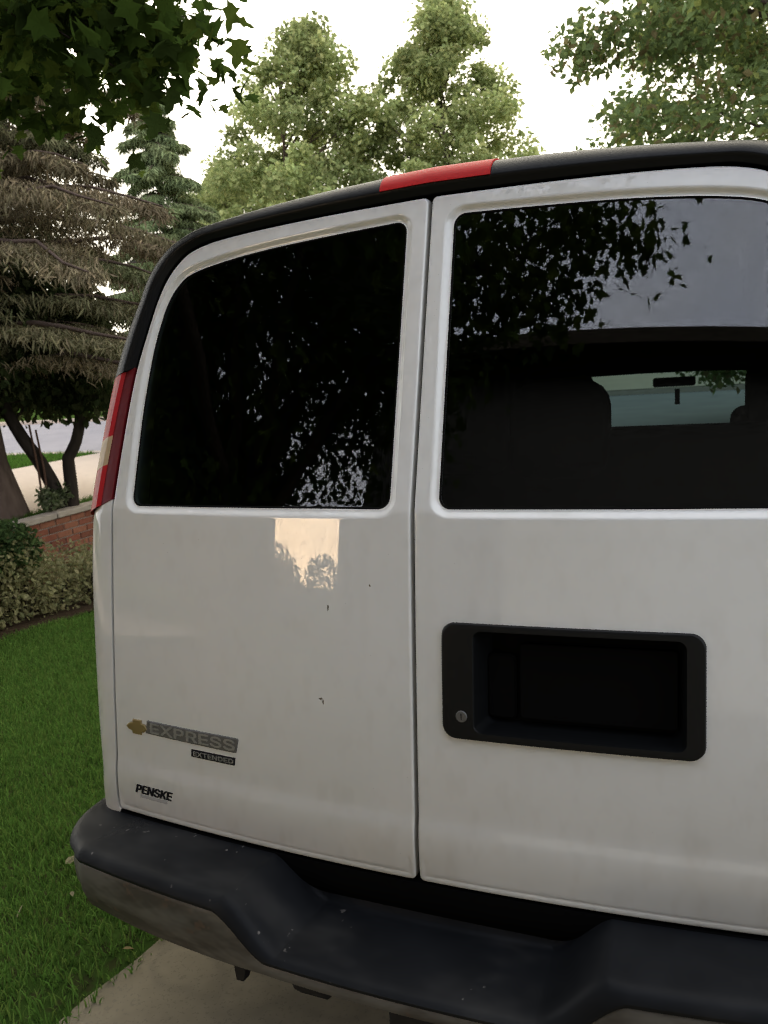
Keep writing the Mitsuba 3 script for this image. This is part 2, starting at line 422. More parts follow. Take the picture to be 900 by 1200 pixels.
def surf_plate(poly, thick, off=0.0, ch=0.0015):
    """A low raised plate with a chamfered rim that follows the rear surface."""
    r = ring(poly, 240)
    inner = poly.buffer(-ch)
    i = np.array([inner.exterior.interpolate(inner.exterior.project(Point(q))).coords[0] for q in r])
    c = np.array(poly.centroid.coords[0])
    rows = [(r, off), (r, off - thick + ch), (i, off - thick)] + [(c + (i - c) * t, off - thick) for t in np.linspace(0.9, 0.01, 8)]
    P = np.array([np.stack([q[:, 0], S(q[:, 0], q[:, 1]) + o, q[:, 1]], 1) for q, o in rows])
    return grid(P, closed=True, flip=True)


VAN = thing('van', 'white van parked on the driveway, seen close from behind, two rear doors with dark windows', 'van')
door_mesh, _ = make_door()
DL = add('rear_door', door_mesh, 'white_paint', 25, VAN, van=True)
tag(DL, 'left rear door with badges and a dealer decal')
# right door: the pocket behind the handle is open
hx0, hx1, hz0, hz1 = 0.0655, 0.583, 0.979, 1.2215
dm = mirror(door_mesh)
cen = dm.vertices[dm.faces].mean(1)
hole = (cen[:, 0] > hx0 + 0.02) & (cen[:, 0] < hx1 - 0.02) & (cen[:, 2] > hz0 + 0.012) & (cen[:, 2] < hz1 - 0.012) & (cen[:, 1] < 0.4)
dm = trimesh.Trimesh(dm.vertices, dm.faces[~hole], process=False)
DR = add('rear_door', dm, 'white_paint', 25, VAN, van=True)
tag(DR, 'right rear door with a black handle surround')
for D, fl in ((DL, False), (DR, True)):
    g = on_surface_patch(win_poly.buffer(-0.001), 0.0115)
    gk = band(win_poly.buffer(0.0005), win_poly.buffer(-0.0045), 0.0108, 0.0108, -0.002)
    if fl:
        g, gk = mirror(g), mirror(gk)
    k = add('window', g, 'tinted_glass', True, D, van=True)
    add('window_gasket', gk, 'rubber', True, D, van=True)

# weatherstrip behind the gaps
ws = []
for x0, x1 in ((-0.02, 0.02),):
    zs = np.linspace(0.64, 2.15, 60)
    ws.append(grid(np.stack([np.stack([np.full_like(zs, x), S(0, zs) + 0.026, zs], 1) for x in (x0, x1)])))
both = unary_union([door_poly.buffer(0.012), Polygon([(-x, z) for x, z in door_poly.exterior.coords]).buffer(0.012)])
both = Polygon(both.exterior)
ws.append(band(both.buffer(0.018), both.buffer(-0.03), 0.027))
add('weatherstrip', cat(ws), 'void_black', True, VAN, van=True)

# ---- body shell: outlines from bottom centre round the left side to top centre
seg = (70, 14, 90, 40, 70)


def half_outline(bottom, corner, side, top_corner, top):
    out = []
    for pts, n in zip((bottom, corner, side, top_corner, top), seg):
        out.append(smoothline(pts, n + 1)[:-1])
    return np.vstack(out + [np.array(top[-1:])])


def full(h):
    return np.vstack([h, (h * [-1, 1])[::-1][1:-1]])


tc = [tuple(p) for p in smoothline([(-0.770, 2.012), (-0.731, 2.069), (-0.676, 2.107), (-0.594, 2.124)], 12)]
D_out = half_outline([(0, 0.643), (-0.3, 0.643), (-0.84, 0.643)], [(-0.84, 0.643), (-0.872, 0.652), (-0.880, 0.68)],
                     [(-0.880, 0.68), (-0.879, 0.90), (-0.874, 1.20), (-0.867, 1.44), (-0.856, 1.60), (-0.834, 1.79), (-0.806, 1.90), (-0.770, 2.012)], tc, [(-0.594, 2.124), (-0.43, 2.1335), (-0.23, 2.1395), (0, 2.144)])
C_out = half_outline([(0, 0.47), (-0.5, 0.47), (-0.92, 0.47)], [(-0.92, 0.47), (-0.975, 0.49), (-0.998, 0.56)],
                     [(-0.998, 0.56), (-1.024, 0.90), (-1.028, 1.20), (-1.008, 1.45), (-0.982, 1.60), (-0.941, 1.79), (-0.905, 1.90), (-0.868, 1.99)],
                     [(-0.868, 1.99), (-0.825, 2.075), (-0.755, 2.135), (-0.64, 2.170)], [(-0.64, 2.170), (-0.43, 2.190), (-0.22, 2.202), (0, 2.208)])
Df, Cf = full(D_out), full(C_out)
NB = len(Df)
NSIDE0, NSIDE1 = seg[0] + seg[1], seg[0] + seg[1] + seg[2]


def corner_loops(phis, bulge=0.0, lip=0.0):
    rows = []
    y0 = S(Df[:, 0], Df[:, 1])
    y1 = np.maximum(0.27, y0 + 0.10)
    for p in phis:
        s, c = math.sin(p) ** 0.85, (1 - math.cos(p)) ** 1.1
        q = Df + (Cf - Df) * s
        y = y0 + (y1 - y0) * c
        out = (Cf - Df); nn = np.linalg.norm(out, axis=1, keepdims=True); out = out / nn
        q = q + out * bulge * s
        y = y - bulge * math.cos(p)
        rows.append(np.stack([q[:, 0], y, q[:, 1]], 1))
    return np.array(rows)


PH = np.linspace(0, math.pi / 2, 14)
base = corner_loops(PH)
jamb = base[0] + [0, 0.03, 0]
base = np.concatenate([jamb[None], base])


def cols(P, mask, flip=False):
    """The grid's faces whose column lies in the mask (closed loop)."""
    nr, nc = P.shape[:2]
    f = grid_faces(nr, nc, True)
    keep = mask[(f[:, 0] % nc)]
    m = tri((P.reshape(-1, 3), f[keep][:, ::-1] if flip else f[keep]))
    m.remove_unreferenced_vertices()
    return m


zc = Df[:, 1]
in_side = np.zeros(NB, bool); in_side[NSIDE0 - 2:NB - NSIDE0 + 2] = True
trim_mask = (zc >= 1.803) & in_side
lamp_mask = (zc >= 1.457) & (zc < 1.806) & in_side
bottom_mask = (zc < 0.66) & (np.abs(Df[:, 0]) < 0.868)
quarter_mask = ~(trim_mask | bottom_mask | ((zc >= 1.462) & in_side))
# the main shell, front to back
ys = np.concatenate([np.linspace(0.27, 3.6, 40)[1:], np.linspace(3.6, 5.45, 40)[1:]])


def section(y, inset=0.0):
    q = Cf.copy()
    if y > 3.75:                                          # windscreen, bonnet, nose
        t = min(1, (y - 3.75) / 0.85)
        top = 2.208 - (2.208 - 1.36) * (t ** 1.15)
        if y > 4.6:
            top = 1.36 - 0.22 * ((y - 4.6) / 0.85) ** 1.6
        z = q[:, 1]
        zn = np.where(z > 1.0, 1.0 + (z - 1.0) * (top - 1.0) / (2.208 - 1.0), z)
        q[:, 1] = zn
        k = 1 - 0.10 * max(0, (y - 4.3) / 1.15) ** 2
        q[:, 0] *= k
    if inset:
        c = np.array([0, 1.3])
        d = q - c; n = np.linalg.norm(d, axis=1, keepdims=True)
        q = q - d / n * inset
    return q


rows = [np.stack([section(y)[:, 0], np.full(NB, y), section(y)[:, 1]], 1) for y in ys]
shell = np.concatenate([base[-1:], np.array(rows)])
sm = tri((shell.reshape(-1, 3), grid_faces(len(shell), NB, True)))
cen = sm.vertices[sm.faces].mean(1)
yv = np.concatenate([[0.27], ys])
col_z = Cf[:, 1]
# window openings, by column and row of the loft
f4 = grid_faces(len(shell), NB, True)
r_i, c_i = f4[:, 0] // NB, f4[:, 0] % NB
fy = (yv[r_i] + yv[np.minimum(r_i + 1, len(yv) - 1)]) / 2
cz = col_z[c_i]; cx = Cf[c_i, 0]
top_col = (cz > 2.14) & (np.abs(cx) < 0.74)
screen = top_col & (fy > 4.09) & (fy < 4.56)
side_w = (cz > 1.44) & (cz < 1.93) & (np.abs(cx) > 0.85)
front_w = side_w & (fy > 2.95) & (fy < 3.95)
mid_w = side_w & (fy < 0) & (((fy > 0.75) & (fy < 1.75)) | ((fy > 1.85) & (fy < 2.80)))


def pick(mask, P=shell):
    m = tri((P.reshape(-1, 3), f4[mask]))
    m.remove_unreferenced_vertices()
    return m


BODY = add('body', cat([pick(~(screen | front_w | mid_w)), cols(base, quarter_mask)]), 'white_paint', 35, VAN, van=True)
add('sill', cols(base, bottom_mask), 'void_black', 35, VAN, van=True)
add('windscreen', pick(screen), 'green_glass', True, VAN, van=True)
for sgn in (-1, 1):
    sel = np.sign(cx) == sgn
    k = add('front_window', pick(front_w & sel), 'green_glass', True, VAN, van=True)
# nose
nose = shell[-1]
nm = np.concatenate([nose[None], ((nose - [0, 5.45, 1.0]) * [0.9, 1, 0.9] + [0, 5.60, 0.97])[None], np.repeat([[[0, 5.62, 0.95]]], NB, axis=1)])
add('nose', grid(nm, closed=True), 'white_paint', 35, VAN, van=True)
add('grille', box(-0.7, 0.7, 5.58, 5.66, 0.72, 1.0, 0.02), 'black_plastic', False, VAN, van=True)
for sx in (-1, 1):
    add('headlight', box(sx * 0.79 - 0.10, sx * 0.79 + 0.10, 5.5, 5.63, 0.8, 1.0, 0.03), 'chrome_grey', False, VAN, van=True)
add('front_bumper', box(-0.93, 0.93, 5.5, 5.75, 0.42, 0.62, 0.04), 'dirty_steel', False, VAN, van=True)

# black trim round the top and upper corners
tl = corner_loops(np.linspace(0.0, math.pi / 2, 18), bulge=0.0)
outv = Cf - Df; outv = outv / np.linalg.norm(outv, axis=1, keepdims=True)
P = []
ph = np.linspace(0.0, math.pi / 2, 18)
lipoff = [(0.0, 0.022), (0.0, 0.010), (0.0, 0.001)]
for a, b in lipoff:
    P.append(tl[0] + [0, b, 0])
for i, p in enumerate(ph):
    w = min(1, i / 2.0)
    P.append(tl[i] + np.stack([outv[:, 0] * 0.008 * math.sin(p), np.full(NB, -0.013 * math.cos(p) * w), outv[:, 1] * 0.008 * math.sin(p)], 1))
P.append(P[-1] + np.stack([-outv[:, 0] * 0.006, np.full(NB, 0.006), -outv[:, 1] * 0.006], 1))
add('rear_trim', cols(np.array(P), trim_mask), 'black_trim', 40, VAN, van=True)

# tail lamps: red, pale and red bands on a dark housing
side = Df[:, 0] < 0


def lamp_rows(off, back):
    rows = [tl[0] + [0, 0.02, 0]]
    for i, p in enumerate(ph):
        rows.append(tl[i] + np.stack([outv[:, 0] * off * math.sin(p), np.full(NB, -off * math.cos(p)), outv[:, 1] * off * math.sin(p)], 1))
    rows.append(tl[-1] + [0, 0.01, 0])
    return np.array(rows)


LR = lamp_rows(0.011, 0.02)
for sd in (True, False):
    sel = side == sd
    TLk = add('taillight', cols(lamp_rows(0.002, 0), lamp_mask & sel), 'dark_red_lens', 40, VAN, van=True)
    tag(TLk, 'left taillight in red and pale bands' if sd else 'right taillight')
    for nm, bs, z0, z1 in (('red_lens', 'red_lens', 1.643, 1.803), ('reversing_lens', 'pale_lens', 1.570, 1.643), ('lower_red_lens', 'red_lens', 1.470, 1.570)):
        mk = (zc >= z0) & (zc < z1) & sel & in_side
        R2 = LR[3:].copy()
        R2[0] = LR[3] + np.stack([np.zeros(NB), np.full(NB, 0.012), np.zeros(NB)], 1)
        # taper each band's top and bottom columns inwards for a bevelled rim
        idx = np.nonzero(mk)[0]
        add(nm, cols(R2, mk), bs, 40, TLk, van=True)

# high brake light in the roof trim
xs = np.linspace(-0.118, 0.141, 40)
P = []
for t in np.linspace(0.14, 1.0, 10):
    pph = t * math.pi / 2
    zt = np.interp(xs, [-0.43, -0.23, 0, 0.23, 0.43], [2.1335, 2.1395, 2.144, 2.1395, 2.1335])
    zr = np.interp(xs, [-0.43, -0.22, 0, 0.22, 0.43], [2.190, 2.202, 2.208, 2.202, 2.190])
    y0 = S(xs, zt); y1 = y0 + 0.10
    s, c = math.sin(pph) ** 0.85, (1 - math.cos(pph)) ** 1.1
    P.append(np.stack([xs, y0 + (y1 - y0) * c - 0.017 * math.cos(pph), zt + (zr - zt) * s + 0.012 * s], 1))
P = np.array(P)
rim = P.copy(); cP = P.mean((0, 1))
skirt0 = P[0] + [0, 0.01, 0]; skirt1 = P[-1] + [0, 0.0, -0.012]
P = np.concatenate([skirt0[None], P, skirt1[None]])
P = np.concatenate([P[:, :1] + [0, 0.012, 0], P, P[:, -1:] + [0, 0.012, 0]], 1)
tag(add('brake_light', grid(P), 'brake_lens', 40, VAN, van=True), 'red high brake light in the roof trim')

# ---- badges and decal on the left door
BOW = Polygon([(-0.829, 0.884), (-0.816, 0.893), (-0.806, 0.893), (-0.806, 0.902), (-0.778, 0.902), (-0.778, 0.893), (-0.766, 0.893), (-0.758, 0.884), (-0.770, 0.876), (-0.779, 0.876), (-0.779, 0.868), (-0.808, 0.868), (-0.808, 0.876), (-0.819, 0.876)])
BOW = BOW.buffer(0.002, join_style=2)
add('emblem', surf_plate(BOW, 0.004), 'gold_emblem', 30, DL, van=True)
bar = Polygon([(-0.757, 0.907), (-0.460, 0.9045), (-0.468, 0.868), (-0.762, 0.873)]).buffer(-0.003).buffer(0.003)
b1 = add('name_badge', surf_plate(bar, 0.003), 'badge_grey', 30, DL, van=True)
m = surf_text('EXPRESS', 0.025, -0.750, 0.8775, ang=-0.012, off=-0.0028, depth=0.0015)
w0, w1 = m.vertices[:, 0].min(), m.vertices[:, 0].max()
m = surf_text('EXPRESS', 0.025, -0.750, 0.8775, ang=-0.012, off=-0.0028, depth=0.0015, squeeze=0.275 / (w1 - w0))
add('lettering', m, 'chrome_grey', False, DL, van=True)
bar2 = Polygon([(-0.609, 0.8565), (-0.4715, 0.8555), (-0.4745, 0.8365), (-0.610, 0.8375)]).buffer(-0.002).buffer(0.002)
add('series_badge', surf_plate(bar2, 0.0025), 'decal_black', 30, DL, van=True)
m = surf_text('EXTENDED', 0.011, -0.604, 0.8415, off=-0.0024, depth=0.001)
w0, w1 = m.vertices[:, 0].min(), m.vertices[:, 0].max()
add('lettering', surf_text('EXTENDED', 0.011, -0.604, 0.8415, off=-0.0024, depth=0.001, squeeze=0.125 / (w1 - w0)), 'chrome_grey', False, DL, van=True)
m = surf_text('PENSKE', 0.0215, -0.808, 0.7125, off=-0.0008, depth=0.0006)
w0, w1 = m.vertices[:, 0].min(), m.vertices[:, 0].max()
add('dealer_decal', cat([surf_text('PENSKE', 0.0215, -0.808 + dx, 0.7125, off=-0.0008 - e, depth=0.0006, squeeze=0.124 / (w1 - w0), slant=0.3) for dx, e in ((0, 0), (0.0014, 0.0001), (0.0027, 0.0002))]), 'decal_black', False, DL, van=True)
add('dealer_decal', surf_plate(Polygon([(-0.788, 0.7085), (-0.694, 0.7085), (-0.696, 0.6995), (-0.790, 0.6995)]), 0.0006, ch=0.0003), 'decal_grey', 30, DL, van=True)
# chips and scuffs in the paint
rng = np.random.default_rng(5)
for (cx_, cz_, w_, h_) in ((-0.205, 1.236, 0.004, 0.012), (-0.228, 1.028, 0.012, 0.005), (-0.222, 1.021, 0.004, 0.012), (-0.10, 1.29, 0.004, 0.004)):
    a = np.linspace(0, 2 * np.pi, 9)[:-1]
    pl = Polygon(np.stack([cx_ + w_ * 0.5 * np.cos(a) * rng.uniform(0.5, 1.2, 8), cz_ + h_ * 0.5 * np.sin(a) * rng.uniform(0.5, 1.2, 8)], 1))
    add('paint_chip', surf_plate(pl.buffer(0.0005), 0.0005, ch=0.0002), 'scuff', False, DL, van=True)

# ---- handle surround on the right door
def rrect(x0, x1, z0, z1, r):
    return Polygon([(x0, z0), (x1, z0), (x1, z1), (x0, z1)]).buffer(-r).buffer(r, quad_segs=10)


sur = rrect(hx0, hx1, hz0, hz1, 0.028)
inn = rrect(0.138, 0.547, 0.996, 1.207, 0.016)
o = ring(sur, 600)
i_ = radial(inn, (lambda d: d / np.linalg.norm(d, axis=1, keepdims=True))(o - np.array([0.34, 1.10])), np.array([0.34, 1.10]))
rows = []
for q, off in ((o, 0.001), (o, -0.004), (o + (i_ - o) * 0.04, -0.009), (o + (i_ - o) * 0.10, -0.011), (o + (i_ - o) * 0.55, -0.011), (o + (i_ - o) * 0.94, -0.011), (i_, -0.007), (i_ + (np.array([0.34, 1.10]) - i_) * 0.04, 0.035), (i_ + (np.array([0.34, 1.10]) - i_) * 0.10, 0.060)):
    rows.append(np.stack([q[:, 0], S(q[:, 0], q[:, 1]) + off, q[:, 1]], 1))
HS = add('handle_surround', grid(np.array(rows), closed=True, flip=True), 'black_trim', 35, DR, van=True)
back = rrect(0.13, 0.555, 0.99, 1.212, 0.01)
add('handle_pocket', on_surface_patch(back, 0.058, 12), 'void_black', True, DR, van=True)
add('plate_holder', surf_plate(rrect(0.222, 0.530, 1.020, 1.176, 0.008), 0.012, off=0.045), 'void_black', 30, DR, van=True)
add('pull_handle', surf_plate(rrect(0.150, 0.212, 1.012, 1.150, 0.012), 0.014, off=0.055, ch=0.005), 'void_black', 30, DR, van=True)
a = np.linspace(0, 2 * np.pi, 33)[:-1]
add('keyhole', surf_plate(Polygon(np.stack([0.1095 + 0.0125 * np.cos(a), 1.028 + 0.0125 * np.sin(a)], 1)), 0.003, off=-0.0105), 'badge_grey', 30, DR, van=True)
add('key_slot', surf_plate(Polygon([(0.1085, 1.0215), (0.1105, 1.0215), (0.1105, 1.0345), (0.1085, 1.0345)]), 0.0008, off=-0.0133, ch=0.0003), 'void_black', False, DR, van=True)

# ---- rear bumper
def plan_curve():
    pts = [(-0.99, 0.60), (-0.988, 0.10), (-0.978, 0.01), (-0.952, -0.06), (-0.912, -0.112), (-0.868, -0.143)]
    xs_ = np.linspace(-0.84, 0.0, 30)
    front = [(x, -0.245 + 0.115 * x * x) for x in xs_]
    h = np.array(pts + front)
    return np.vstack([h, (h * [-1, 1])[::-1][1:]])


pc = resample(smoothline(plan_curve(), 1600), 900)
tg = np.gradient(pc, axis=0); tg /= np.linalg.norm(tg, axis=1, keepdims=True)
nrm = np.stack([tg[:, 1], -tg[:, 0]], 1)            # outwards
# the step: a dip between x = -0.42 and 0.45
xx = pc[:, 0]


def ease(a, b, x):
    t = np.clip((x - a) / (b - a), 0, 1)
    return t * t * (3 - 2 * t)


lin = lambda a, b, x: 0.35 * np.clip((x - a) / (b - a), 0, 1) + 0.65 * ease(a, b, x)
dipf = lin(-0.412, -0.276, xx) * (1 - lin(0.335, 0.462, xx)) * (pc[:, 1] < 0.05)
dipt = lin(-0.385, -0.250, xx) * (1 - lin(0.300, 0.430, xx)) * (pc[:, 1] < 0.05)


def profile_rows(rows):
    return np.array([np.stack([pc[:, 0] + nrm[:, 0] * o, pc[:, 1] + nrm[:, 1] * o, z], 1) for o, z in rows])


one = np.ones(len(pc))
zf = 0.606 - 0.086 * dipf                            # foot of the step pad on the steel face
zb_ = 0.464 + 0.014 * ease(0.60, 0.95, np.abs(xx)) + 0.008 * dipf
hgt = zf - zb_
steel = profile_rows([(-0.03 * one, zf + 0.004), (0.0 * one, zf), (0.006 * one, zf - 0.12 * hgt), (0.009 * one, zf - 0.35 * hgt), (0.006 * one, zb_ + 0.38 * hgt), (-0.004 * one, zb_ + 0.18 * hgt), (-0.012 * one, zb_ + 0.05 * hgt), (-0.022 * one, zb_), (-0.10 * one, zb_ + 0.004), (-0.14 * one, zb_ + 0.02)])
BU = add('bumper', grid(steel, flip=False), 'dirty_steel', 45, VAN, van=True)
tag(BU, 'dented dirty steel rear bumper with a centre step')
zt = 0.640 - 0.100 * dipt
pad = [(-0.004 * one, zf - 0.006), (0.010 * one, zf - 0.004), (0.015 * one, zf + 0.006), (0.014 * one, zf + 0.3 * (zt - zf)), (0.008 * one, zf + 0.62 * (zt - zf)), (-0.002 * one, zf + 0.86 * (zt - zf)), (-0.016 * one, zt - 0.001), (-0.035 * one, zt + 0.001)]
for o in np.linspace(0.06, 0.20, 8):
    pad.append((-o * one, zt + 0.001))
pad += [(-0.215 * one, zt + 0.010 * dipt), (-0.232 * one, zt + 0.06 * dipt), (-0.245 * one, zt + 0.098 * dipt - 0.002), (-0.30 * one, 0.637 * one)]
pad = profile_rows(pad)
sidepart = np.abs(pad[:, :, 0])
add('step_pad', grid(pad, flip=False), 'pad_plastic', 30, BU, van=True)
# sill and underside
und = [box(-0.90, 0.90, 0.07, 0.11, 0.42, 0.642)]
add('rear_sill', cat(und), 'void_black', False, VAN, van=True)
add('underbody', box(-0.88, 0.88, 0.12, 5.2, 0.40, 0.47, 0.01), 'void_black', False, VAN, van=True)
add('hitch_bracket', trimesh.convex.convex_hull(np.array([[-0.465, -0.11, 0.47], [-0.405, -0.11, 0.47], [-0.445, -0.115, 0.352], [-0.425, -0.115, 0.352], [-0.465, -0.06, 0.47], [-0.405, -0.06, 0.47], [-0.445, -0.09, 0.352], [-0.425, -0.09, 0.352]])), 'black_plastic', False, VAN, van=True)
add('tow_hitch', cat([box(-0.30, 0.30, 0.06, 0.14, 0.36, 0.46, 0.01), box(-0.045, 0.045, -0.14, 0.10, 0.35, 0.44, 0.008), box(-0.37, -0.23, -0.04, 0.12, 0.27, 0.47, 0.035), box(-0.26, -0.20, -0.08, 0.10, 0.345, 0.49, 0.01), box(0.20, 0.26, -0.08, 0.10, 0.345, 0.49, 0.01)]), 'black_plastic', False, VAN, van=True)
sp = trimesh.creation.torus(0.27, 0.10, major_sections=40, minor_sections=16); sp.apply_translation((0, 0.62, 0.33))
add('spare_wheel', sp, 'rubber', True, VAN, van=True)
axle = tube([(-0.8, 1.25, 0.36), (0.8, 1.25, 0.36)], [0.05, 0.05]); add('rear_axle', axle, 'void_black', 40, VAN, van=True)
for sx in (-1, 1):
    for yy in (1.25, 4.68):
        prof = np.array([[0.20, -0.10], [0.34, -0.115], [0.365, -0.09], [0.37, 0.0], [0.365, 0.09], [0.34, 0.115], [0.20, 0.10]])
        ty = trimesh.creation.revolve(prof, sections=48); ty.apply_transform(trimesh.transformations.rotation_matrix(math.pi / 2, [0, 1, 0])); ty.apply_translation((sx * 0.84, yy, 0.37))
        wk = add('wheel', ty, 'rubber', 40, VAN, van=True)
        rp = np.array([[0.0, 0.03], [0.05, 0.045], [0.09, 0.03], [0.13, 0.06], [0.19, 0.07], [0.205, 0.10], [0.205, -0.10]])
        rm = trimesh.creation.revolve(rp, sections=40); rm.apply_transform(trimesh.transformations.rotation_matrix(sx * math.pi / 2, [0, 1, 0])); rm.apply_translation((sx * 0.84, yy, 0.37))
        add('rim', rm, 'rim_steel', 40, wk, van=True)
for sx in (-1, 1):
    add('side_mirror', cat([box(sx * 1.12 - 0.10, sx * 1.12 + 0.10, 3.95, 4.05, 1.38, 1.62, 0.03), tube([(sx * 0.95, 3.98, 1.42), (sx * 1.06, 4.0, 1.46)], [0.03, 0.03])]), 'black_plastic', 40, VAN, van=True)

# ---- interior
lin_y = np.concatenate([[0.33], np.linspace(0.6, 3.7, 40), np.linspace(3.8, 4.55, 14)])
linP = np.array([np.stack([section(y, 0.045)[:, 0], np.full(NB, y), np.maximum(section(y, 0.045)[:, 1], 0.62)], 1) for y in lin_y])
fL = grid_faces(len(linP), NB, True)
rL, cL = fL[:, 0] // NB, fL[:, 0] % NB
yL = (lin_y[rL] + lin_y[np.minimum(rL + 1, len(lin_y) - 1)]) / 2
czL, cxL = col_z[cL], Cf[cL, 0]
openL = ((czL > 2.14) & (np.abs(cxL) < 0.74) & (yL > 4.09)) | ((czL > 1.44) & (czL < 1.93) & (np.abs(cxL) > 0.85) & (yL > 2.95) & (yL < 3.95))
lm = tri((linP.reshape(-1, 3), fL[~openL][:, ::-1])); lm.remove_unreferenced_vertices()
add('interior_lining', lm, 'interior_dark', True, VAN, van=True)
add('dashboard', box(-0.86, 0.86, 4.05, 4.6, 0.7, 1.42, 0.05), 'interior_dark', False, VAN, van=True)
sw = trimesh.creation.torus(0.19, 0.018, major_sections=40, minor_sections=10); sw.apply_transform(trimesh.transformations.rotation_matrix(1.0, [1, 0, 0])); sw.apply_translation((-0.42, 3.86, 1.42))
add('steering_wheel', sw, 'interior_dark', True, VAN, van=True)


def rbox(x0, x1, y0, y1, z0, z1, r):
    import manifold3d
    sph = manifold3d.Manifold.sphere(r, 16)
    M = manifold3d.Manifold.batch_hull([sph.translate((x, y, z)) for x in (x0 + r, x1 - r) for y in (y0 + r, y1 - r) for z in (z0 + r, z1 - r)])
    mm = M.to_mesh()
    return trimesh.Trimesh(mm.vert_properties[:, :3], mm.tri_verts, process=False)


for sx in (-0.30, 0.84):
    st = add('front_seat', cat([rbox(sx - 0.26, sx + 0.12, 3.05, 3.6, 1.0, 1.16, 0.06), rbox(sx - 0.27, sx + 0.25 - 0.12 * (sx > 0), 2.92, 3.08, 1.05, 1.64, 0.07)]), 'seat_cloth', 40, VAN, van=True)
    add('headrest', rbox(sx - 0.20, sx + 0.20 - 0.11 * (sx > 0), 2.84, 3.06, 1.50, 1.88, 0.1099), 'seat_cloth', 40, st, van=True)
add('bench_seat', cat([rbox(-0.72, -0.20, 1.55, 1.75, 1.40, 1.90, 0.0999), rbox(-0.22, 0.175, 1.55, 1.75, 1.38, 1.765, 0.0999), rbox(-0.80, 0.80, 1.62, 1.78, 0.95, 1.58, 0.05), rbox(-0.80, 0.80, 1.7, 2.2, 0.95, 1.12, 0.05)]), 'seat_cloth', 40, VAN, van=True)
mr = add('rear_view_mirror', rbox(0.09, 0.35, 4.04, 4.08, 1.775, 1.835, 0.015), 'void_black', 40, VAN, van=True)
tag('van__rear_view_mirror', 'dark rear view mirror behind the windscreen')
add('hanging_tag', box(0.225, 0.255, 4.05, 4.056, 1.66, 1.76), 'interior_dark', False, VAN, van=True)

# ---------------------------------------------------------------- vegetation helpers
def frames(n, rng, droop=0.0, flat=0.5):
    """Random leaf frames: leaf axis a (base to tip) and normal."""
    a = rng.normal(size=(n, 3)); a[:, 2] = a[:, 2] * flat - droop
    a /= np.linalg.norm(a, axis=1, keepdims=True)
    u = rng.normal(size=(n, 3)) + [0, 0, 1.2]
    nn = u - (u * a).sum(1, keepdims=True) * a
    nn /= np.linalg.norm(nn, axis=1, keepdims=True)
    return a, np.cross(nn, a), nn


def leaf_mesh(points, size, shape, rng, colours, droop=0.3, flat=0.6, jitter=0.55, cvar=0.25):
    """Many leaves: (mesh, per-vertex colour). shape: (verts k x 3 along axis/across/normal, faces)."""
    n = len(points)
    sv, sf = shape
    a, b, nn = frames(n, rng, droop, flat)
    s = size * (1 + jitter * rng.uniform(-1, 1, n))
    V = points[:, None] + s[:, None, None] * (sv[None, :, :1] * a[:, None] + sv[None, :, 1:2] * b[:, None] + sv[None, :, 2:] * nn[:, None])
    F = sf[None] + (np.arange(n) * len(sv))[:, None, None]
    ci = colours[rng.integers(0, len(colours), n)] * (1 + cvar * rng.uniform(-1, 1, (n, 1)))
    C = np.repeat(ci[:, None], len(sv), 1)
    return trimesh.Trimesh(V.reshape(-1, 3), F.reshape(-1, 3), process=False), np.clip(C.reshape(-1, 3), 0.003, 0.9)


RHOMB = (np.array([[0, 0, 0], [0.5, 0.30, 0.06], [1, 0, -0.05], [0.5, -0.30, 0.06]]), np.array([[0, 1, 2], [0, 2, 3]]))
OVAL = (np.array([[0, 0, 0], [0.3, 0.27, 0.05], [0.7, 0.22, 0.03], [1, 0, -0.08], [0.7, -0.22, 0.03], [0.3, -0.27, 0.05]]), np.array([[0, 1, 2], [0, 2, 3], [0, 3, 4], [0, 4, 5]]))
mp = [(0, 0.0), (0.05, 0.22), (-0.02, 0.42), (0.22, 0.30), (0.42, 0.58), (0.50, 0.36), (0.60, 0.20), (0.78, 0.22), (1.05, 0.0)]
mp = mp + [(x, -y) for x, y in mp[-2:0:-1]]
_v = np.array([[x, y, -0.10 * abs(y) - 0.08 * x * x] for x, y in mp] + [[0.38, 0, 0.03]])
MAPLE = (_v, np.array([[i, (i + 1) % len(mp), len(mp)] for i in range(len(mp))]))
SPRAY = (np.array([[0, 0.03, 0], [0, -0.03, 0], [1, 0, -0.1], [0.45, 0.075, 0], [0.45, -0.075, 0.02]]), np.array([[0, 1, 4], [0, 4, 2], [0, 2, 3]]))
G = lambda *c: np.array(c, float)


def limb(p0, p1, rng, n=9, sag=0.1, wob=0.05):
    t = np.linspace(0, 1, n)[:, None]
    p0, p1 = np.array(p0, float), np.array(p1, float)
    L = np.linalg.norm(p1 - p0)
    p = p0 + (p1 - p0) * t
    p[:, 2] += sag * L * np.sin(math.pi * t[:, 0])
    w = rng.normal(size=(n, 3)) * wob * L * 0.4
    w[0] = w[-1] = 0
    return p + w


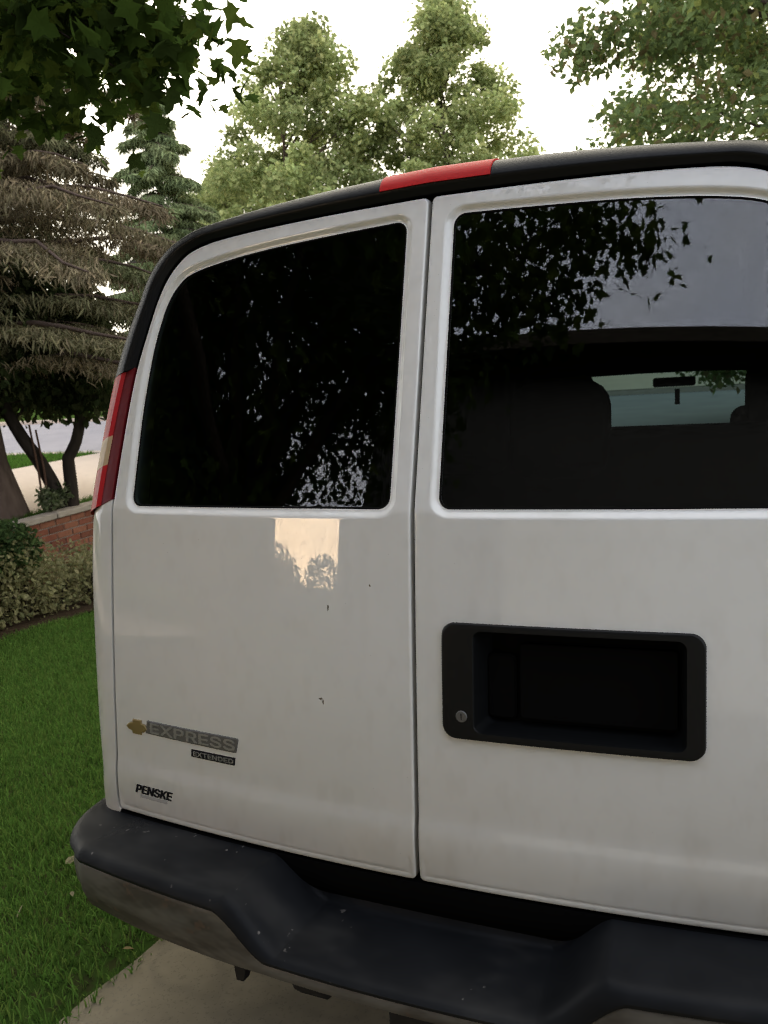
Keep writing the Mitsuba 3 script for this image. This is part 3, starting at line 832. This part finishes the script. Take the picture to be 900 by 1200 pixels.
def broad_tree(name, label, base, height, crown_z0, rx, rng_seed, colours, leaf=0.12, nleaf=30000, nclump=220, apex=1.0, group=None, trunk_r=0.13, shape=RHOMB, bsdf='bark', gap=0.0, crad=0.42, power=1.0, droop=0.5, low=0.35, lean=0.0):
    """A tapered trunk, limbs to every clump, and a crown of leaf clumps filling an ovate outline."""
    rng = np.random.default_rng(rng_seed)
    key = thing(name, label, 'tree', group)
    base = np.array(base, float)
    H = height
    tt = np.linspace(0, 1, 14)
    trunk_line = base + np.stack([0.12 * np.sin(tt * 3.0 + rng_seed), 0.12 * np.cos(tt * 2.3 + rng_seed), tt * H * 0.93], 1) - [0.12 * math.sin(rng_seed), 0.12 * math.cos(rng_seed), 0]
    cl = []
    while len(cl) < nclump:
        t = rng.uniform(0, 1)
        prof = (np.interp(t, [0, 0.12, low, 0.6, 0.8, 0.93, 1.0], [0.45, 0.8, 1.0, 0.82, 0.52, 0.24, 0.04])) ** power
        a = rng.uniform(0, 2 * math.pi)
        lob = 0.80 + 0.35 * meshkit.noise(np.array([[math.cos(a) * 1.6 + rng_seed, math.sin(a) * 1.6, t * 4.0]]), 3)[0]
        r = rx * prof * lob * math.sqrt(rng.uniform(0.05, 1.0))
        z = crown_z0 + t * (H - crown_z0)
        if rng.uniform() < gap:
            continue
        cl.append((base[0] + lean * (t - 0.2) + r * math.cos(a), base[1] + r * math.sin(a), base[2] + z))
    cl = np.array(cl)
    wood = [tube(trunk_line, trunk_r * (1 - 0.9 * tt) * (1 + 0.5 * np.exp(-tt * 30)), 10)]
    br = []
    for c in cl[::3]:
        zi = np.clip((c[2] - base[2]) - 0.55 * np.linalg.norm(c[:2] - base[:2]) - 0.2, 0.2 * H, 0.9 * H)
        k = np.interp(zi, trunk_line[:, 2] - base[2], np.arange(14))
        s = np.array([np.interp(k, np.arange(14), trunk_line[:, j]) for j in range(3)])
        l = limb(s, c, rng, 6, 0.04, 0.08)
        br.append(tube(l, np.linspace(0.045, 0.008, 6) * trunk_r / 0.13, 5))
    add('trunk', wood[0], bsdf, 50, key)
    tag(add('branches', cat(br), bsdf, True, key), kind='stuff')
    k = rng.integers(0, nclump, nleaf)
    cr = crad * rng.uniform(0.55, 1.25, nclump)
    off = rng.normal(size=(nleaf, 3)); off /= np.linalg.norm(off, axis=1, keepdims=True)
    off *= (rng.uniform(0, 1, nleaf) ** 0.45)[:, None] * cr[k][:, None] * [1, 1, 0.75]
    pts = cl[k] + off
    m, C = leaf_mesh(pts, leaf, shape, rng, colours, droop=droop, flat=0.6)
    tone = rng.uniform(0.78, 1.25, nclump)[k]
    C = C * np.repeat(tone, len(shape[0]))[:, None]
    tag(add('crown', m, 'leaf', False, key, color=C), kind='stuff')
    return key


OLIVE = G([0.34, 0.38, 0.15], [0.29, 0.345, 0.135], [0.39, 0.415, 0.18], [0.25, 0.30, 0.12])
DEEP = G([0.05, 0.09, 0.022], [0.04, 0.075, 0.02], [0.065, 0.105, 0.03], [0.035, 0.06, 0.018])

# the two trees over the roof, across the street
broad_tree('tree', 'olive green tree with a pointed open crown rising above the left of the van roof', (-12.1, 21.3, 0.45), 10.5, 1.0, 3.9, 11, OLIVE, leaf=0.15, nleaf=60000, nclump=260, crad=0.62, lean=1.5, power=0.9)
broad_tree('tree', 'narrow olive green tree with a pointed crown rising above the red brake light', (-7.7, 23.2, 0.47), 11.1, 1.0, 3.2, 12, OLIVE, leaf=0.15, nleaf=52000, nclump=230, crad=0.6, power=0.9, lean=0.4)
broad_tree('tree', 'leafy green tree with hanging outer twigs above the right end of the van roof', (2.35, 11.9, 0.42), 10.0, 0.6, 4.6, 13, G([0.20, 0.27, 0.10], [0.17, 0.23, 0.085], [0.24, 0.30, 0.105], [0.18, 0.24, 0.10], [0.19, 0.25, 0.09], [0.19, 0.26, 0.11], [0.17, 0.23, 0.09], [0.25, 0.21, 0.10], [0.32, 0.36, 0.11]), leaf=0.105, nleaf=150000, nclump=340, crad=0.66, trunk_r=0.17, shape=RHOMB, low=0.45)
# more trees behind, where the picture shows a green mass low between the others
broad_tree('tree', 'green tree in the far row between the spruce and the pointed trees', (-15.6, 24.0, 0.45), 8.0, 0.6, 3.2, 14, OLIVE * 0.85, leaf=0.16, nleaf=34000, nclump=190, crad=0.62)


def conifer(name, label, base, height, z0, rx, seed, colours, nb=90, per=420, size=0.22, trunk_r=0.16, lean=(0, 0), bsdf='bark_brown', droop=1.3):
    rng = np.random.default_rng(seed)
    key = thing(name, label, 'tree')
    base = np.array(base, float)
    tt = np.linspace(0, 1, 12)
    tl_ = base + np.stack([lean[0] * tt, lean[1] * tt, height * tt], 1)
    add('trunk', tube(tl_, trunk_r * (1 - 0.93 * tt) * (1 + 0.6 * np.exp(-tt * 25)), 12), bsdf, 50, key)
    br, pts, tone = [], [], []
    for i in range(nb):
        t = (i + rng.uniform()) / nb
        z = z0 + (height - z0) * t ** 0.9
        r = rx * (1 - t) ** 0.75 * rng.uniform(0.58, 1.12) + 0.12
        a = i * 2.4 + rng.uniform(-0.4, 0.4)
        s = base + [lean[0] * z / height, lean[1] * z / height, z]
        e = s + [r * math.cos(a), r * math.sin(a), -0.12 * r + rng.uniform(-0.15, 0.15)]
        l = limb(s, e, rng, 8, 0.08, 0.03)
        br.append(tube(l, np.linspace(0.03, 0.006, 8) * (0.4 + r / rx), 5))
        n = int(per * (0.25 + r / rx))
        u = rng.uniform(0.12, 1.03, n) ** 0.8
        p = np.stack([np.interp(u, np.linspace(0, 1, 8), l[:, k]) for k in range(3)], 1)
        side_ = np.array([-math.sin(a), math.cos(a), 0])
        p = p + side_ * (rng.normal(size=n) * 0.20 * r * (1.15 - u))[:, None]
        p[:, 2] -= np.abs(rng.normal(size=n)) * 0.05
        pts.append(p); tone.append(np.full(n, rng.uniform(0, 1)))
    tag(add('branches', cat(br), bsdf, True, key), kind='stuff')
    pts, tone = np.vstack(pts), np.concatenate(tone)
    m, C = leaf_mesh(pts, size, SPRAY, rng, colours[:1], droop=droop, flat=0.5, cvar=0.3)
    k = len(SPRAY[0])
    tn = np.repeat(np.clip(tone + rng.normal(size=len(tone)) * 0.15, 0, 1), k)[:, None]
    C = C / colours[0].mean() * 1.0
    base_c = colours[1] + (colours[2] - colours[1]) * tn
    C = base_c * (C / C.mean(1, keepdims=True)) * (0.75 + 0.5 * np.repeat(rng.uniform(0, 1, len(tone)), k)[:, None]) / 1.0
    tag(add('crown', m, 'needle', False, key, color=np.clip(C, 0.004, 0.8)), kind='stuff')
    return key


conifer('spruce', 'tall drooping spruce with brownish grey green boughs at the left edge, thick brown trunk', (-6.55, 4.66, 0.40), 6.6, 1.55, 2.9, 21, G([1, 1, 1], [0.205, 0.16, 0.10], [0.135, 0.15, 0.072]), nb=150, per=1900, size=0.085, trunk_r=0.24)
conifer('spruce', 'small blue green spruce behind the drooping one, beside the olive tree', (-9.6, 12.2, 0.40), 6.6, 0.8, 1.9, 22, G([1, 1, 1], [0.24, 0.27, 0.13], [0.19, 0.24, 0.11]), nb=90, per=1300, size=0.14, trunk_r=0.12)

# two-stemmed little tree on the wall's edge
rng = np.random.default_rng(31)
TS = thing('twin_stem_tree', 'small tree with two dark bent stems standing behind the brick wall', 'tree')
s1 = smoothline([(-6.14, 5.22, 0.38), (-6.17, 5.19, 0.62), (-6.24, 5.10, 0.95), (-6.33, 4.97, 1.28), (-6.40, 4.90, 1.6), (-6.42, 4.90, 2.2)], 20)
s2 = smoothline([(-6.06, 5.28, 0.38), (-6.04, 5.29, 0.70), (-6.03, 5.29, 0.95), (-5.96, 5.35, 1.10), (-5.90, 5.42, 1.45), (-5.92, 5.42, 2.2)], 20)
add('stem', tube(s1, np.linspace(0.085, 0.045, 20), 10), 'bark_dark', 50, TS)
add('stem', tube(s2, np.linspace(0.075, 0.040, 20), 10), 'bark_dark', 50, TS)
tw, pts = [], []
for i in range(70):
    s = (s1 if i % 2 else s2)[rng.integers(11, 20)]
    e = np.array([-6.12 + rng.normal() * 0.50, 5.2 + rng.normal() * 0.55, rng.uniform(1.45, 2.9)])
    l = limb(s, e, rng, 6, 0.1, 0.06); tw.append(tube(l, np.linspace(0.016, 0.004, 6), 5))
    n = 210
    u = rng.uniform(0.35, 1.0, n)
    p = np.stack([np.interp(u, np.linspace(0, 1, 6), l[:, k]) for k in range(3)], 1) + rng.normal(size=(n, 3)) * 0.10
    pts.append(p)
tag(add('branches', cat(tw), 'bark_dark', True, TS), kind='stuff')
m, C = leaf_mesh(np.vstack(pts), 0.085, OVAL, rng, G([0.045, 0.06, 0.022], [0.06, 0.07, 0.03], [0.035, 0.05, 0.02]), droop=1.2)
tag(add('crown', m, 'leaf', False, TS, color=C), kind='stuff')

# the maple whose limbs hang over the van and the camera's left
rng = np.random.default_rng(41)
MPK = thing('maple', 'dark maple with broad lobed leaves hanging into the top left corner', 'tree')
TB = np.array([-3.35, -2.75, 0.15])
trunk = smoothline([TB, TB + [0.02, 0.03, 0.8], TB + [0.05, 0.02, 1.7], TB + [0.12, 0.06, 2.4]], 14)
add('trunk', tube(trunk, np.linspace(0.19, 0.14, 14) * (1 + 0.5 * np.exp(-np.arange(14) * 0.8)), 14), 'bark', 50, MPK)
FORK = trunk[-1]
front_tips = [(-1.71, 0.96, 3.04), (-1.74, 1.21, 3.09), (-1.55, 1.23, 3.08), (-1.55, 1.48, 3.14), (-1.41, 1.46, 3.01), (-1.37, 1.49, 3.13), (-1.56, 1.35, 2.92), (-1.82, 1.53, 3.11), (-1.39, 1.6, 3.01), (-2.27, 1.53, 3.2), (-2.14, 1.78, 3.14), (-2.0, 1.77, 2.96), (-2.25, 1.55, 2.99)]
right_tips = [(-0.97, -2.05, 4.72), (-0.57, -2.26, 4.92), (-0.22, -2.41, 5.08), (0.16, -2.45, 5.08), (0.41, -2.56, 5.2), (-0.78, -2.14, 4.42), (-0.39, -2.33, 4.52), (0.02, -2.47, 4.76), (0.26, -2.59, 4.86), (0.64, -2.69, 4.91), (-0.85, -2.15, 4.12), (-0.51, -2.33, 4.32), (-0.21, -2.48, 4.46), (-0.12, -2.51, 4.24), (-0.53, -2.25, 4.01), (-0.93, -2.14, 3.97), (-0.37, -2.82, 5.31), (-0.89, -2.81, 5.3)]
hubs = [((-2.0, 0.9, 3.55), front_tips, 95, 0.135), ((-0.9, -2.5, 4.75), right_tips, 100, 0.16)]
for c in ((-4.4, -1.9, 4.6), (-3.0, -1.2, 4.4), (-2.2, -2.2, 4.5), (-2.4, -0.4, 4.5), (-3.9, -3.8, 4.9), (-2.2, -3.6, 4.9), (-3.1, -2.6, 5.9), (-4.6, -0.4, 4.6), (-3.2, 0.7, 4.6), (-1.8, -1.0, 4.7), (-4.0, -2.9, 3.3), (-4.8, -1.8, 3.6), (-4.2, -4.0, 3.8), (-3.7, -2.0, 3.5), (-2.5, -3.0, 5.2), (-3.3, -3.9, 6.2), (-2.1, -2.5, 5.6), (-3.6, -1.6, 5.4), (-4.6, -3.0, 5.6)):
    c = np.array(c)
    hubs.append((tuple(c), [tuple(c + rng.normal(size=3) * [0.62, 0.62, 0.50]) for _ in range(20)], 95, 0.26))
wood, pts, big = [], [], []
for hub, tips, per, spread in hubs:
    l = limb(FORK, hub, rng, 10, 0.06, 0.03)
    wood.append(tube(l, np.linspace(0.075, 0.024, 10), 8))
    for tip in tips:
        q = l[rng.integers(6, 10)]
        tw_ = limb(q, tip, rng, 6, 0.05, 0.05)
        wood.append(tube(tw_, np.linspace(0.012, 0.003, 6), 5))
        n = per
        u = rng.uniform(0.55, 1.05, n)
        p = np.stack([np.interp(u, np.linspace(0, 1, 6), tw_[:, k]) for k in range(3)], 1)
        p = 0.35 * p + 0.65 * np.array(tip) + rng.normal(size=(n, 3)) * spread * [1, 1, 0.8]
        pts.append(p)
tag(add('branches', cat(wood), 'bark_dark', True, MPK), kind='stuff')
pts = np.vstack(pts)
# no leaves hang within reach of someone standing behind the van
pts = pts[np.linalg.norm(pts - [0.65, -1.49, 1.77], axis=1) > 2.3]
m, C = leaf_mesh(pts, 0.074, MAPLE, rng, G([0.035, 0.06, 0.012], [0.045, 0.075, 0.015], [0.06, 0.085, 0.016], [0.028, 0.045, 0.012]), droop=0.7, flat=0.5)
# the leaves that show largest in the corner are parts of their own
k = len(MAPLE[0]); dd = pts - EYE; dist = np.linalg.norm(dd, axis=1)
ahead = dd @ FWD; sx_ = dd @ np.cross(FWD, UP) / np.maximum(ahead, 1e-3); sy_ = dd @ UP / np.maximum(ahead, 1e-3)
inside = (ahead > 0.5) & (sx_ > -0.48) & (sx_ < 0.3) & (sy_ > -0.2) & (sy_ < 0.63)
nearest = np.argsort(np.where(inside, dist, 99))[:260]
single = np.zeros(len(pts), bool); single[nearest] = True; single &= inside
for q in np.nonzero(single)[0]:
    lm_ = trimesh.Trimesh(m.vertices[q * k:(q + 1) * k], MAPLE[1], process=False)
    add('leaf', lm_, 'leaf', False, MPK, color=C[q * k:(q + 1) * k])
rest = trimesh.Trimesh(m.vertices.reshape(-1, k, 3)[~single].reshape(-1, 3), (MAPLE[1][None] + (np.arange((~single).sum()) * k)[:, None, None]).reshape(-1, 3), process=False)
tag(add('crown', rest, 'leaf', False, MPK, color=C.reshape(-1, k, 3)[~single].reshape(-1, 3)), kind='stuff')

# ---------------------------------------------------------------- hedge, shrub, wall, stakes
rng = np.random.default_rng(51)


def hedge(name, label, blobs, n, leaf, colours, cat_='hedge', shape=OVAL):
    key = thing(name, label, cat_)
    P, stems = [], []
    w = np.array([b[1] ** 2 for b in blobs]); w = w / w.sum()
    for (c, r), share in zip(blobs, w):
        k = int(n * share)
        o = rng.normal(size=(k, 3)); o /= np.linalg.norm(o, axis=1, keepdims=True)
        o = o * (rng.uniform(0.35, 1, k) ** 0.5)[:, None] * r
        P.append(np.array(c) + o)
        for _ in range(3):
            stems.append(tube(limb((c[0], c[1], c[2] - r * 1.1), np.array(c) + rng.normal(size=3) * r * 0.4, rng, 5, 0, 0.05), np.linspace(0.012, 0.005, 5), 5))
    P = np.vstack(P)
    P = P[P[:, 2] > near_z(P[:, 1]) + 0.03]
    m, C = leaf_mesh(P, leaf, shape, rng, colours, droop=0.0, flat=0.8)
    tag(add('stems', cat(stems), 'bark_dark', True, key), kind='stuff')
    tag(add('foliage', m, 'leaf', False, key, color=C), kind='stuff')


bl = []
for y in np.arange(0.8, 8.6, 0.27):
    zz = near_z(y)
    top = 0.47 if y > 4.0 else 0.50
    for x in (-5.10, -5.45):
        h = 0.62 + rng.uniform(-0.08, 0.06)
        bl.append(((x + rng.uniform(-0.08, 0.08), y + rng.uniform(-0.1, 0.1), zz + 0.24), 0.32 + rng.uniform(-0.03, 0.03)))
        if y < 4.0:
            bl.append(((x + rng.uniform(-0.1, 0.1) - 0.05, y, zz + 0.55), 0.27))
hedge('hedge', 'low olive brown leafy hedge along the lawn below the brick wall', bl, 46000, 0.042, G([0.28, 0.27, 0.13], [0.25, 0.24, 0.12], [0.31, 0.28, 0.15], [0.20, 0.21, 0.10], [0.30, 0.29, 0.15]))
bl2 = [((-5.35 + rng.uniform(-0.25, 0.2), 2.85 + 0.09 * i + rng.uniform(-0.1, 0.1), 0.36 + rng.uniform(-0.12, 0.10)), 0.26) for i in range(11)]
hedge('shrub', 'dark green shrub growing over the hedge at the left edge', bl2, 12000, 0.05, G([0.05, 0.085, 0.03], [0.075, 0.115, 0.04], [0.04, 0.065, 0.025]), 'shrub')
bl3 = [((-6.08 + rng.uniform(-0.05, 0.05), 4.95 + 0.06 * i, 0.55 + 0.05 * math.sin(i * 2.1)), 0.10) for i in range(5)]
hedge('shrub', 'small pale leaved plant at the foot of the two dark stems', bl3, 900, 0.045, G([0.22, 0.24, 0.15], [0.15, 0.18, 0.09], [0.10, 0.13, 0.06]), 'plant')
tag(add('planting_bed', sheet(-5.98, -4.72, -6, 9.5, lambda X, Y: near_z(Y) + 0.055, 6, 40), 'soil', True), kind='structure')

WALL = thing('brick_wall', 'low red brick retaining wall with a pale cap, half hidden by the hedge', 'wall')
add('core', box(-6.03, -5.915, 0.5, 9.6, -0.75, 0.385), 'mortar', False, WALL)
rng = np.random.default_rng(61)
bk = {}
for r in range(9):
    z = 0.385 - 0.072 * (r + 1)
    for c in range(15):
        y = 3.6 + 0.212 * c + (0.106 if r % 2 else 0)
        dy, dx = 0.202, rng.uniform(-0.002, 0.003)
        add('brick', box(-5.955, -5.905 + dx, y, y + dy, z + 0.005, z + 0.067, 0.004), ('brick', 'brick_b', 'brick_c')[rng.integers(0, 3)], False, WALL)
for c in range(9):
    y = 2.4 + 0.62 * c
    add('cap_stone', box(-6.06, -5.87, y, y + 0.61, 0.388, 0.448, 0.008), 'capstone', False, WALL)
for i, (x, y, z) in enumerate(((-6.20, 5.02, 1.36), (-6.16, 5.06, 1.30))):
    k = add('garden_stake', tube([(x, y, 0.38), (x + 0.003, y, 0.9), (x - 0.02, y - 0.01, z)], [0.011, 0.011, 0.010], 8), 'stake_rust', 40)
    tag(k, ('taller of two thin rusty garden stakes in front of the dark stems', 'shorter of two thin rusty garden stakes in front of the dark stems')[i], 'stake', 'pair of thin garden stakes')

# ---------------------------------------------------------------- grass, fallen leaves
rng = np.random.default_rng(71)


def blades(n, x0, x1, y0, y1, zf, h, rng, cols_):
    x, y = rng.uniform(x0, x1, n), rng.uniform(y0, y1, n)
    return np.stack([x, y, zf(x, y)], 1)


def grass_mesh(P, h, w, rng, C4):
    n = len(P)
    a = rng.uniform(0, 2 * np.pi, n); b = rng.uniform(0, 2 * np.pi, n)
    hh = h * rng.uniform(0.5, 1.3, n); lean_ = rng.uniform(0.1, 0.8, n) * hh
    d = np.stack([np.cos(a), np.sin(a), 0 * a], 1); l = np.stack([np.cos(b), np.sin(b), 0 * b], 1)
    up = np.array([0, 0, 1.0])
    v0 = P - d * (w / 2); v1 = P + d * (w / 2)
    m0 = P + l * (lean_ * 0.35)[:, None] + up * (hh * 0.6)[:, None] - d * (w * 0.4); m1 = m0 + d * (w * 0.8)
    t = P + l * lean_[:, None] + up * hh[:, None]
    V = np.stack([v0, v1, m1, m0, t], 1)
    F = np.array([[0, 1, 2], [0, 2, 3], [3, 2, 4]])[None] + (np.arange(n) * 5)[:, None, None]
    C = C4[rng.integers(0, len(C4), n)] * rng.uniform(0.75, 1.25, (n, 1))
    return trimesh.Trimesh(V.reshape(-1, 3), F.reshape(-1, 3), process=False), np.repeat(C, 5, 0)


LZ = lambda X, Y: near_z(Y) + 0.03 + 0.015 * np.sin(X * 5.1) * np.sin(Y * 4.3) - 0.05 * np.clip((X + 1.25) / 0.2, 0, 1)
n = 150000
P = np.stack([rng.uniform(-4.75, -1.06, n), rng.uniform(-0.8, 5.2, n), np.zeros(n)], 1)
P = P[rng.uniform(0, 1, n) < 0.35 + 0.65 * np.clip((-1.06 - P[:, 0]) / 0.25, 0, 1)]
P[:, 2] = LZ(P[:, 0], P[:, 1]) - 0.004
gm, gc = grass_mesh(P, 0.05, 0.006, rng, G([0.10, 0.20, 0.038], [0.125, 0.23, 0.048], [0.08, 0.155, 0.032], [0.13, 0.20, 0.045]))
tag(add('grass', gm, 'leaf', False, color=gc), 'short green lawn grass left of the driveway', 'grass', kind='stuff')
P = np.stack([rng.uniform(-24, -10.6, 30000), rng.uniform(6.0, 10.7, 30000), np.full(30000, 0.40)], 1)
gm, gc = grass_mesh(P, 0.07, 0.016, rng, G([0.07, 0.15, 0.025], [0.085, 0.17, 0.03]))
tag(add('grass', gm, 'leaf', False, color=gc), 'bright green strip of grass beside the pale neighbouring driveway', 'grass', kind='stuff')
P = np.stack([rng.uniform(-6.33, -6.07, 3500), rng.uniform(3.0, 8.0, 3500), np.full(3500, 0.40)], 1)
gm, gc = grass_mesh(P, 0.07, 0.008, rng, G([0.06, 0.12, 0.02], [0.08, 0.15, 0.03]))
tag(add('grass', gm, 'leaf', False, color=gc), 'narrow strip of grass behind the brick wall', 'grass', kind='stuff')
fl = np.array([(-1.66, 0.60), (-1.50, 0.42), (-1.60, 0.30), (-1.12, 0.24)])
fl_where = ('pale fallen leaf in the grass, farthest from the camera', 'pale fallen leaf in the middle of the grass beside the bumper', 'pale fallen leaf in the grass nearest the left picture edge', 'pale fallen leaf lying at the driveway edge')
for i, (x, y) in enumerate(fl):
    P = np.array([[x, y, float(LZ(x, y)) + 0.045]])
    m, C = leaf_mesh(P, 0.034, OVAL, rng, G([0.30, 0.27, 0.17], [0.22, 0.17, 0.09]), droop=0.0, flat=0.2)
    tag(add('fallen_leaf', m, 'leaf', False, color=C), fl_where[i], 'leaf', 'fallen leaves on the lawn')

# ---------------------------------------------------------------- houses
def gable_house(name, label, x0, x1, y0, y1, z0, eave, ridge, wall, along='x', over=0.45, windows=(), garage=None, door=None):
    key = thing(name, label, 'house')
    add('wall', box(x0, x1, y0, y1, z0, eave, 0), wall, False, key)
    if along == 'x':
        ym = (y0 + y1) / 2
        prof = [(y0 - over, eave - 0.12), (ym, ridge), (y1 + over, eave - 0.12), (y1 + over, eave - 0.30), (ym, ridge - 0.22), (y0 - over, eave - 0.30)]
        pts = Polygon(prof)
        m = trimesh.creation.extrude_polygon(pts, x1 - x0 + 2 * over, engine='earcut')
        m.vertices = np.stack([m.vertices[:, 2] + x0 - over, m.vertices[:, 0], m.vertices[:, 1]], 1)
        g = trimesh.creation.extrude_polygon(Polygon([(y0, eave), (ym, ridge - 0.23), (y1, eave)]), x1 - x0, engine='earcut')
        g.vertices = np.stack([g.vertices[:, 2] + x0, g.vertices[:, 0], g.vertices[:, 1]], 1)
    else:
        xm = (x0 + x1) / 2
        pts = Polygon([(x0 - over, eave - 0.12), (xm, ridge), (x1 + over, eave - 0.12), (x1 + over, eave - 0.30), (xm, ridge - 0.22), (x0 - over, eave - 0.30)])
        m = trimesh.creation.extrude_polygon(pts, y1 - y0 + 2 * over, engine='earcut')
        m.vertices = np.stack([m.vertices[:, 0], m.vertices[:, 2] + y0 - over, m.vertices[:, 1]], 1)
        g = trimesh.creation.extrude_polygon(Polygon([(x0, eave), (xm, ridge - 0.23), (x1, eave)]), y1 - y0, engine='earcut')
        g.vertices = np.stack([g.vertices[:, 0], g.vertices[:, 2] + y0, g.vertices[:, 1]], 1)
    m.fix_normals(); g.fix_normals()
    add('roof', m, 'shingle', False, key)
    add('gable', g, wall, False, key)
    for (fx, xa, xb, za, zb2, face) in windows:
        w = add('window', box(xa, xb, *(sorted((face, face + 0.03 * fx))), za, zb2), 'house_glass', False, key)
        fr = [box(xa - 0.08, xb + 0.08, *sorted((face, face + 0.06 * fx)), zb2, zb2 + 0.09), box(xa - 0.08, xb + 0.08, *sorted((face, face + 0.08 * fx)), za - 0.09, za), box(xa - 0.08, xa, *sorted((face, face + 0.06 * fx)), za, zb2), box(xb, xb + 0.08, *sorted((face, face + 0.06 * fx)), za, zb2), box((xa + xb) / 2 - 0.02, (xa + xb) / 2 + 0.02, *sorted((face, face + 0.045 * fx)), za, zb2)]
        add('frame', cat(fr), 'white_wood', False, w)
    if garage:
        fx, xa, xb, za, zb2, face = garage
        gk = add('garage_door', box(xa, xb, *sorted((face, face + 0.02 * fx)), za, zb2), 'white_wood', False, key)
        h = (zb2 - za) / 4
        for r in range(4):
            nn = 4
            for c in range(nn):
                w = (xb - xa) / nn
                add('panel', box(xa + c * w + 0.06, xa + (c + 1) * w - 0.06, *sorted((face + 0.02 * fx, face + 0.04 * fx)), za + r * h + 0.06, za + (r + 1) * h - 0.06, 0.01), 'white_wood', False, gk)
    return key


gable_house('house', 'pinkish stucco house across the street, glimpsed through the spruce boughs', -25.0, -12.8, 29.5, 38.0, 0.4, 6.3, 8.8, 'stucco', 'x', windows=[(-1, -22.5, -20.9, 1.6, 3.0, 29.5), (-1, -19.2, -17.6, 1.6, 3.0, 29.5), (-1, -22.5, -20.9, 4.3, 5.5, 29.5), (-1, -19.2, -17.6, 4.3, 5.5, 29.5)])
gable_house('house', 'pale house with a white garage door seen through the van from behind', -6.0, 7.0, 33.0, 41.0, 0.4, 3.4, 5.4, 'stucco', 'x', garage=(-1, -3.9, 0.9, 0.6, 2.9, 33.0), windows=[(-1, 2.6, 4.6, 1.5, 2.8, 33.0)])
gable_house('house', 'grey brown two storey house behind the camera, reflected dark in the rear windows', -3.47, 9.0, -15.5, -5.6, 0.1, 6.42, 9.0, 'siding', 'x', over=0.5, garage=(1, -1.0, 3.8, 0.2, 2.4, -5.6))
gable_house('house', 'grey house further back beyond the maple, behind the camera', -37.0, -23.4, -30.0, -19.5, 0.3, 5.6, 8.6, 'siding', 'x', windows=[(1, -33, -31.6, 1.5, 2.9, -19.5), (1, -28, -26.6, 1.5, 2.9, -19.5)])
broad_tree('tree', 'dark green tree behind the camera beyond the neighbouring lawn', (-13.0, -11.0, 0.4), 9.0, 1.2, 3.4, 15, DEEP, leaf=0.17, nleaf=26000, nclump=200, crad=0.6)
broad_tree('tree', 'dark green tree behind the camera left of the maple', (-11.0, -5.5, 0.4), 8.5, 1.0, 3.2, 16, DEEP, leaf=0.17, nleaf=26000, nclump=200, crad=0.6)
hedge('shrub', 'rounded dark shrub at the far side of the yard behind the camera', [((-9.0, -11.0, 1.25), 0.95), ((-9.9, -11.2, 1.2), 1.05), ((-8.62, -11.25, 1.05), 0.72), ((-8.22, -11.5, 0.70), 0.60), ((-7.52, -11.8, 1.42), 0.60), ((-10.9, -11.0, 1.2), 1.1)], 16000, 0.085, DEEP, 'shrub')
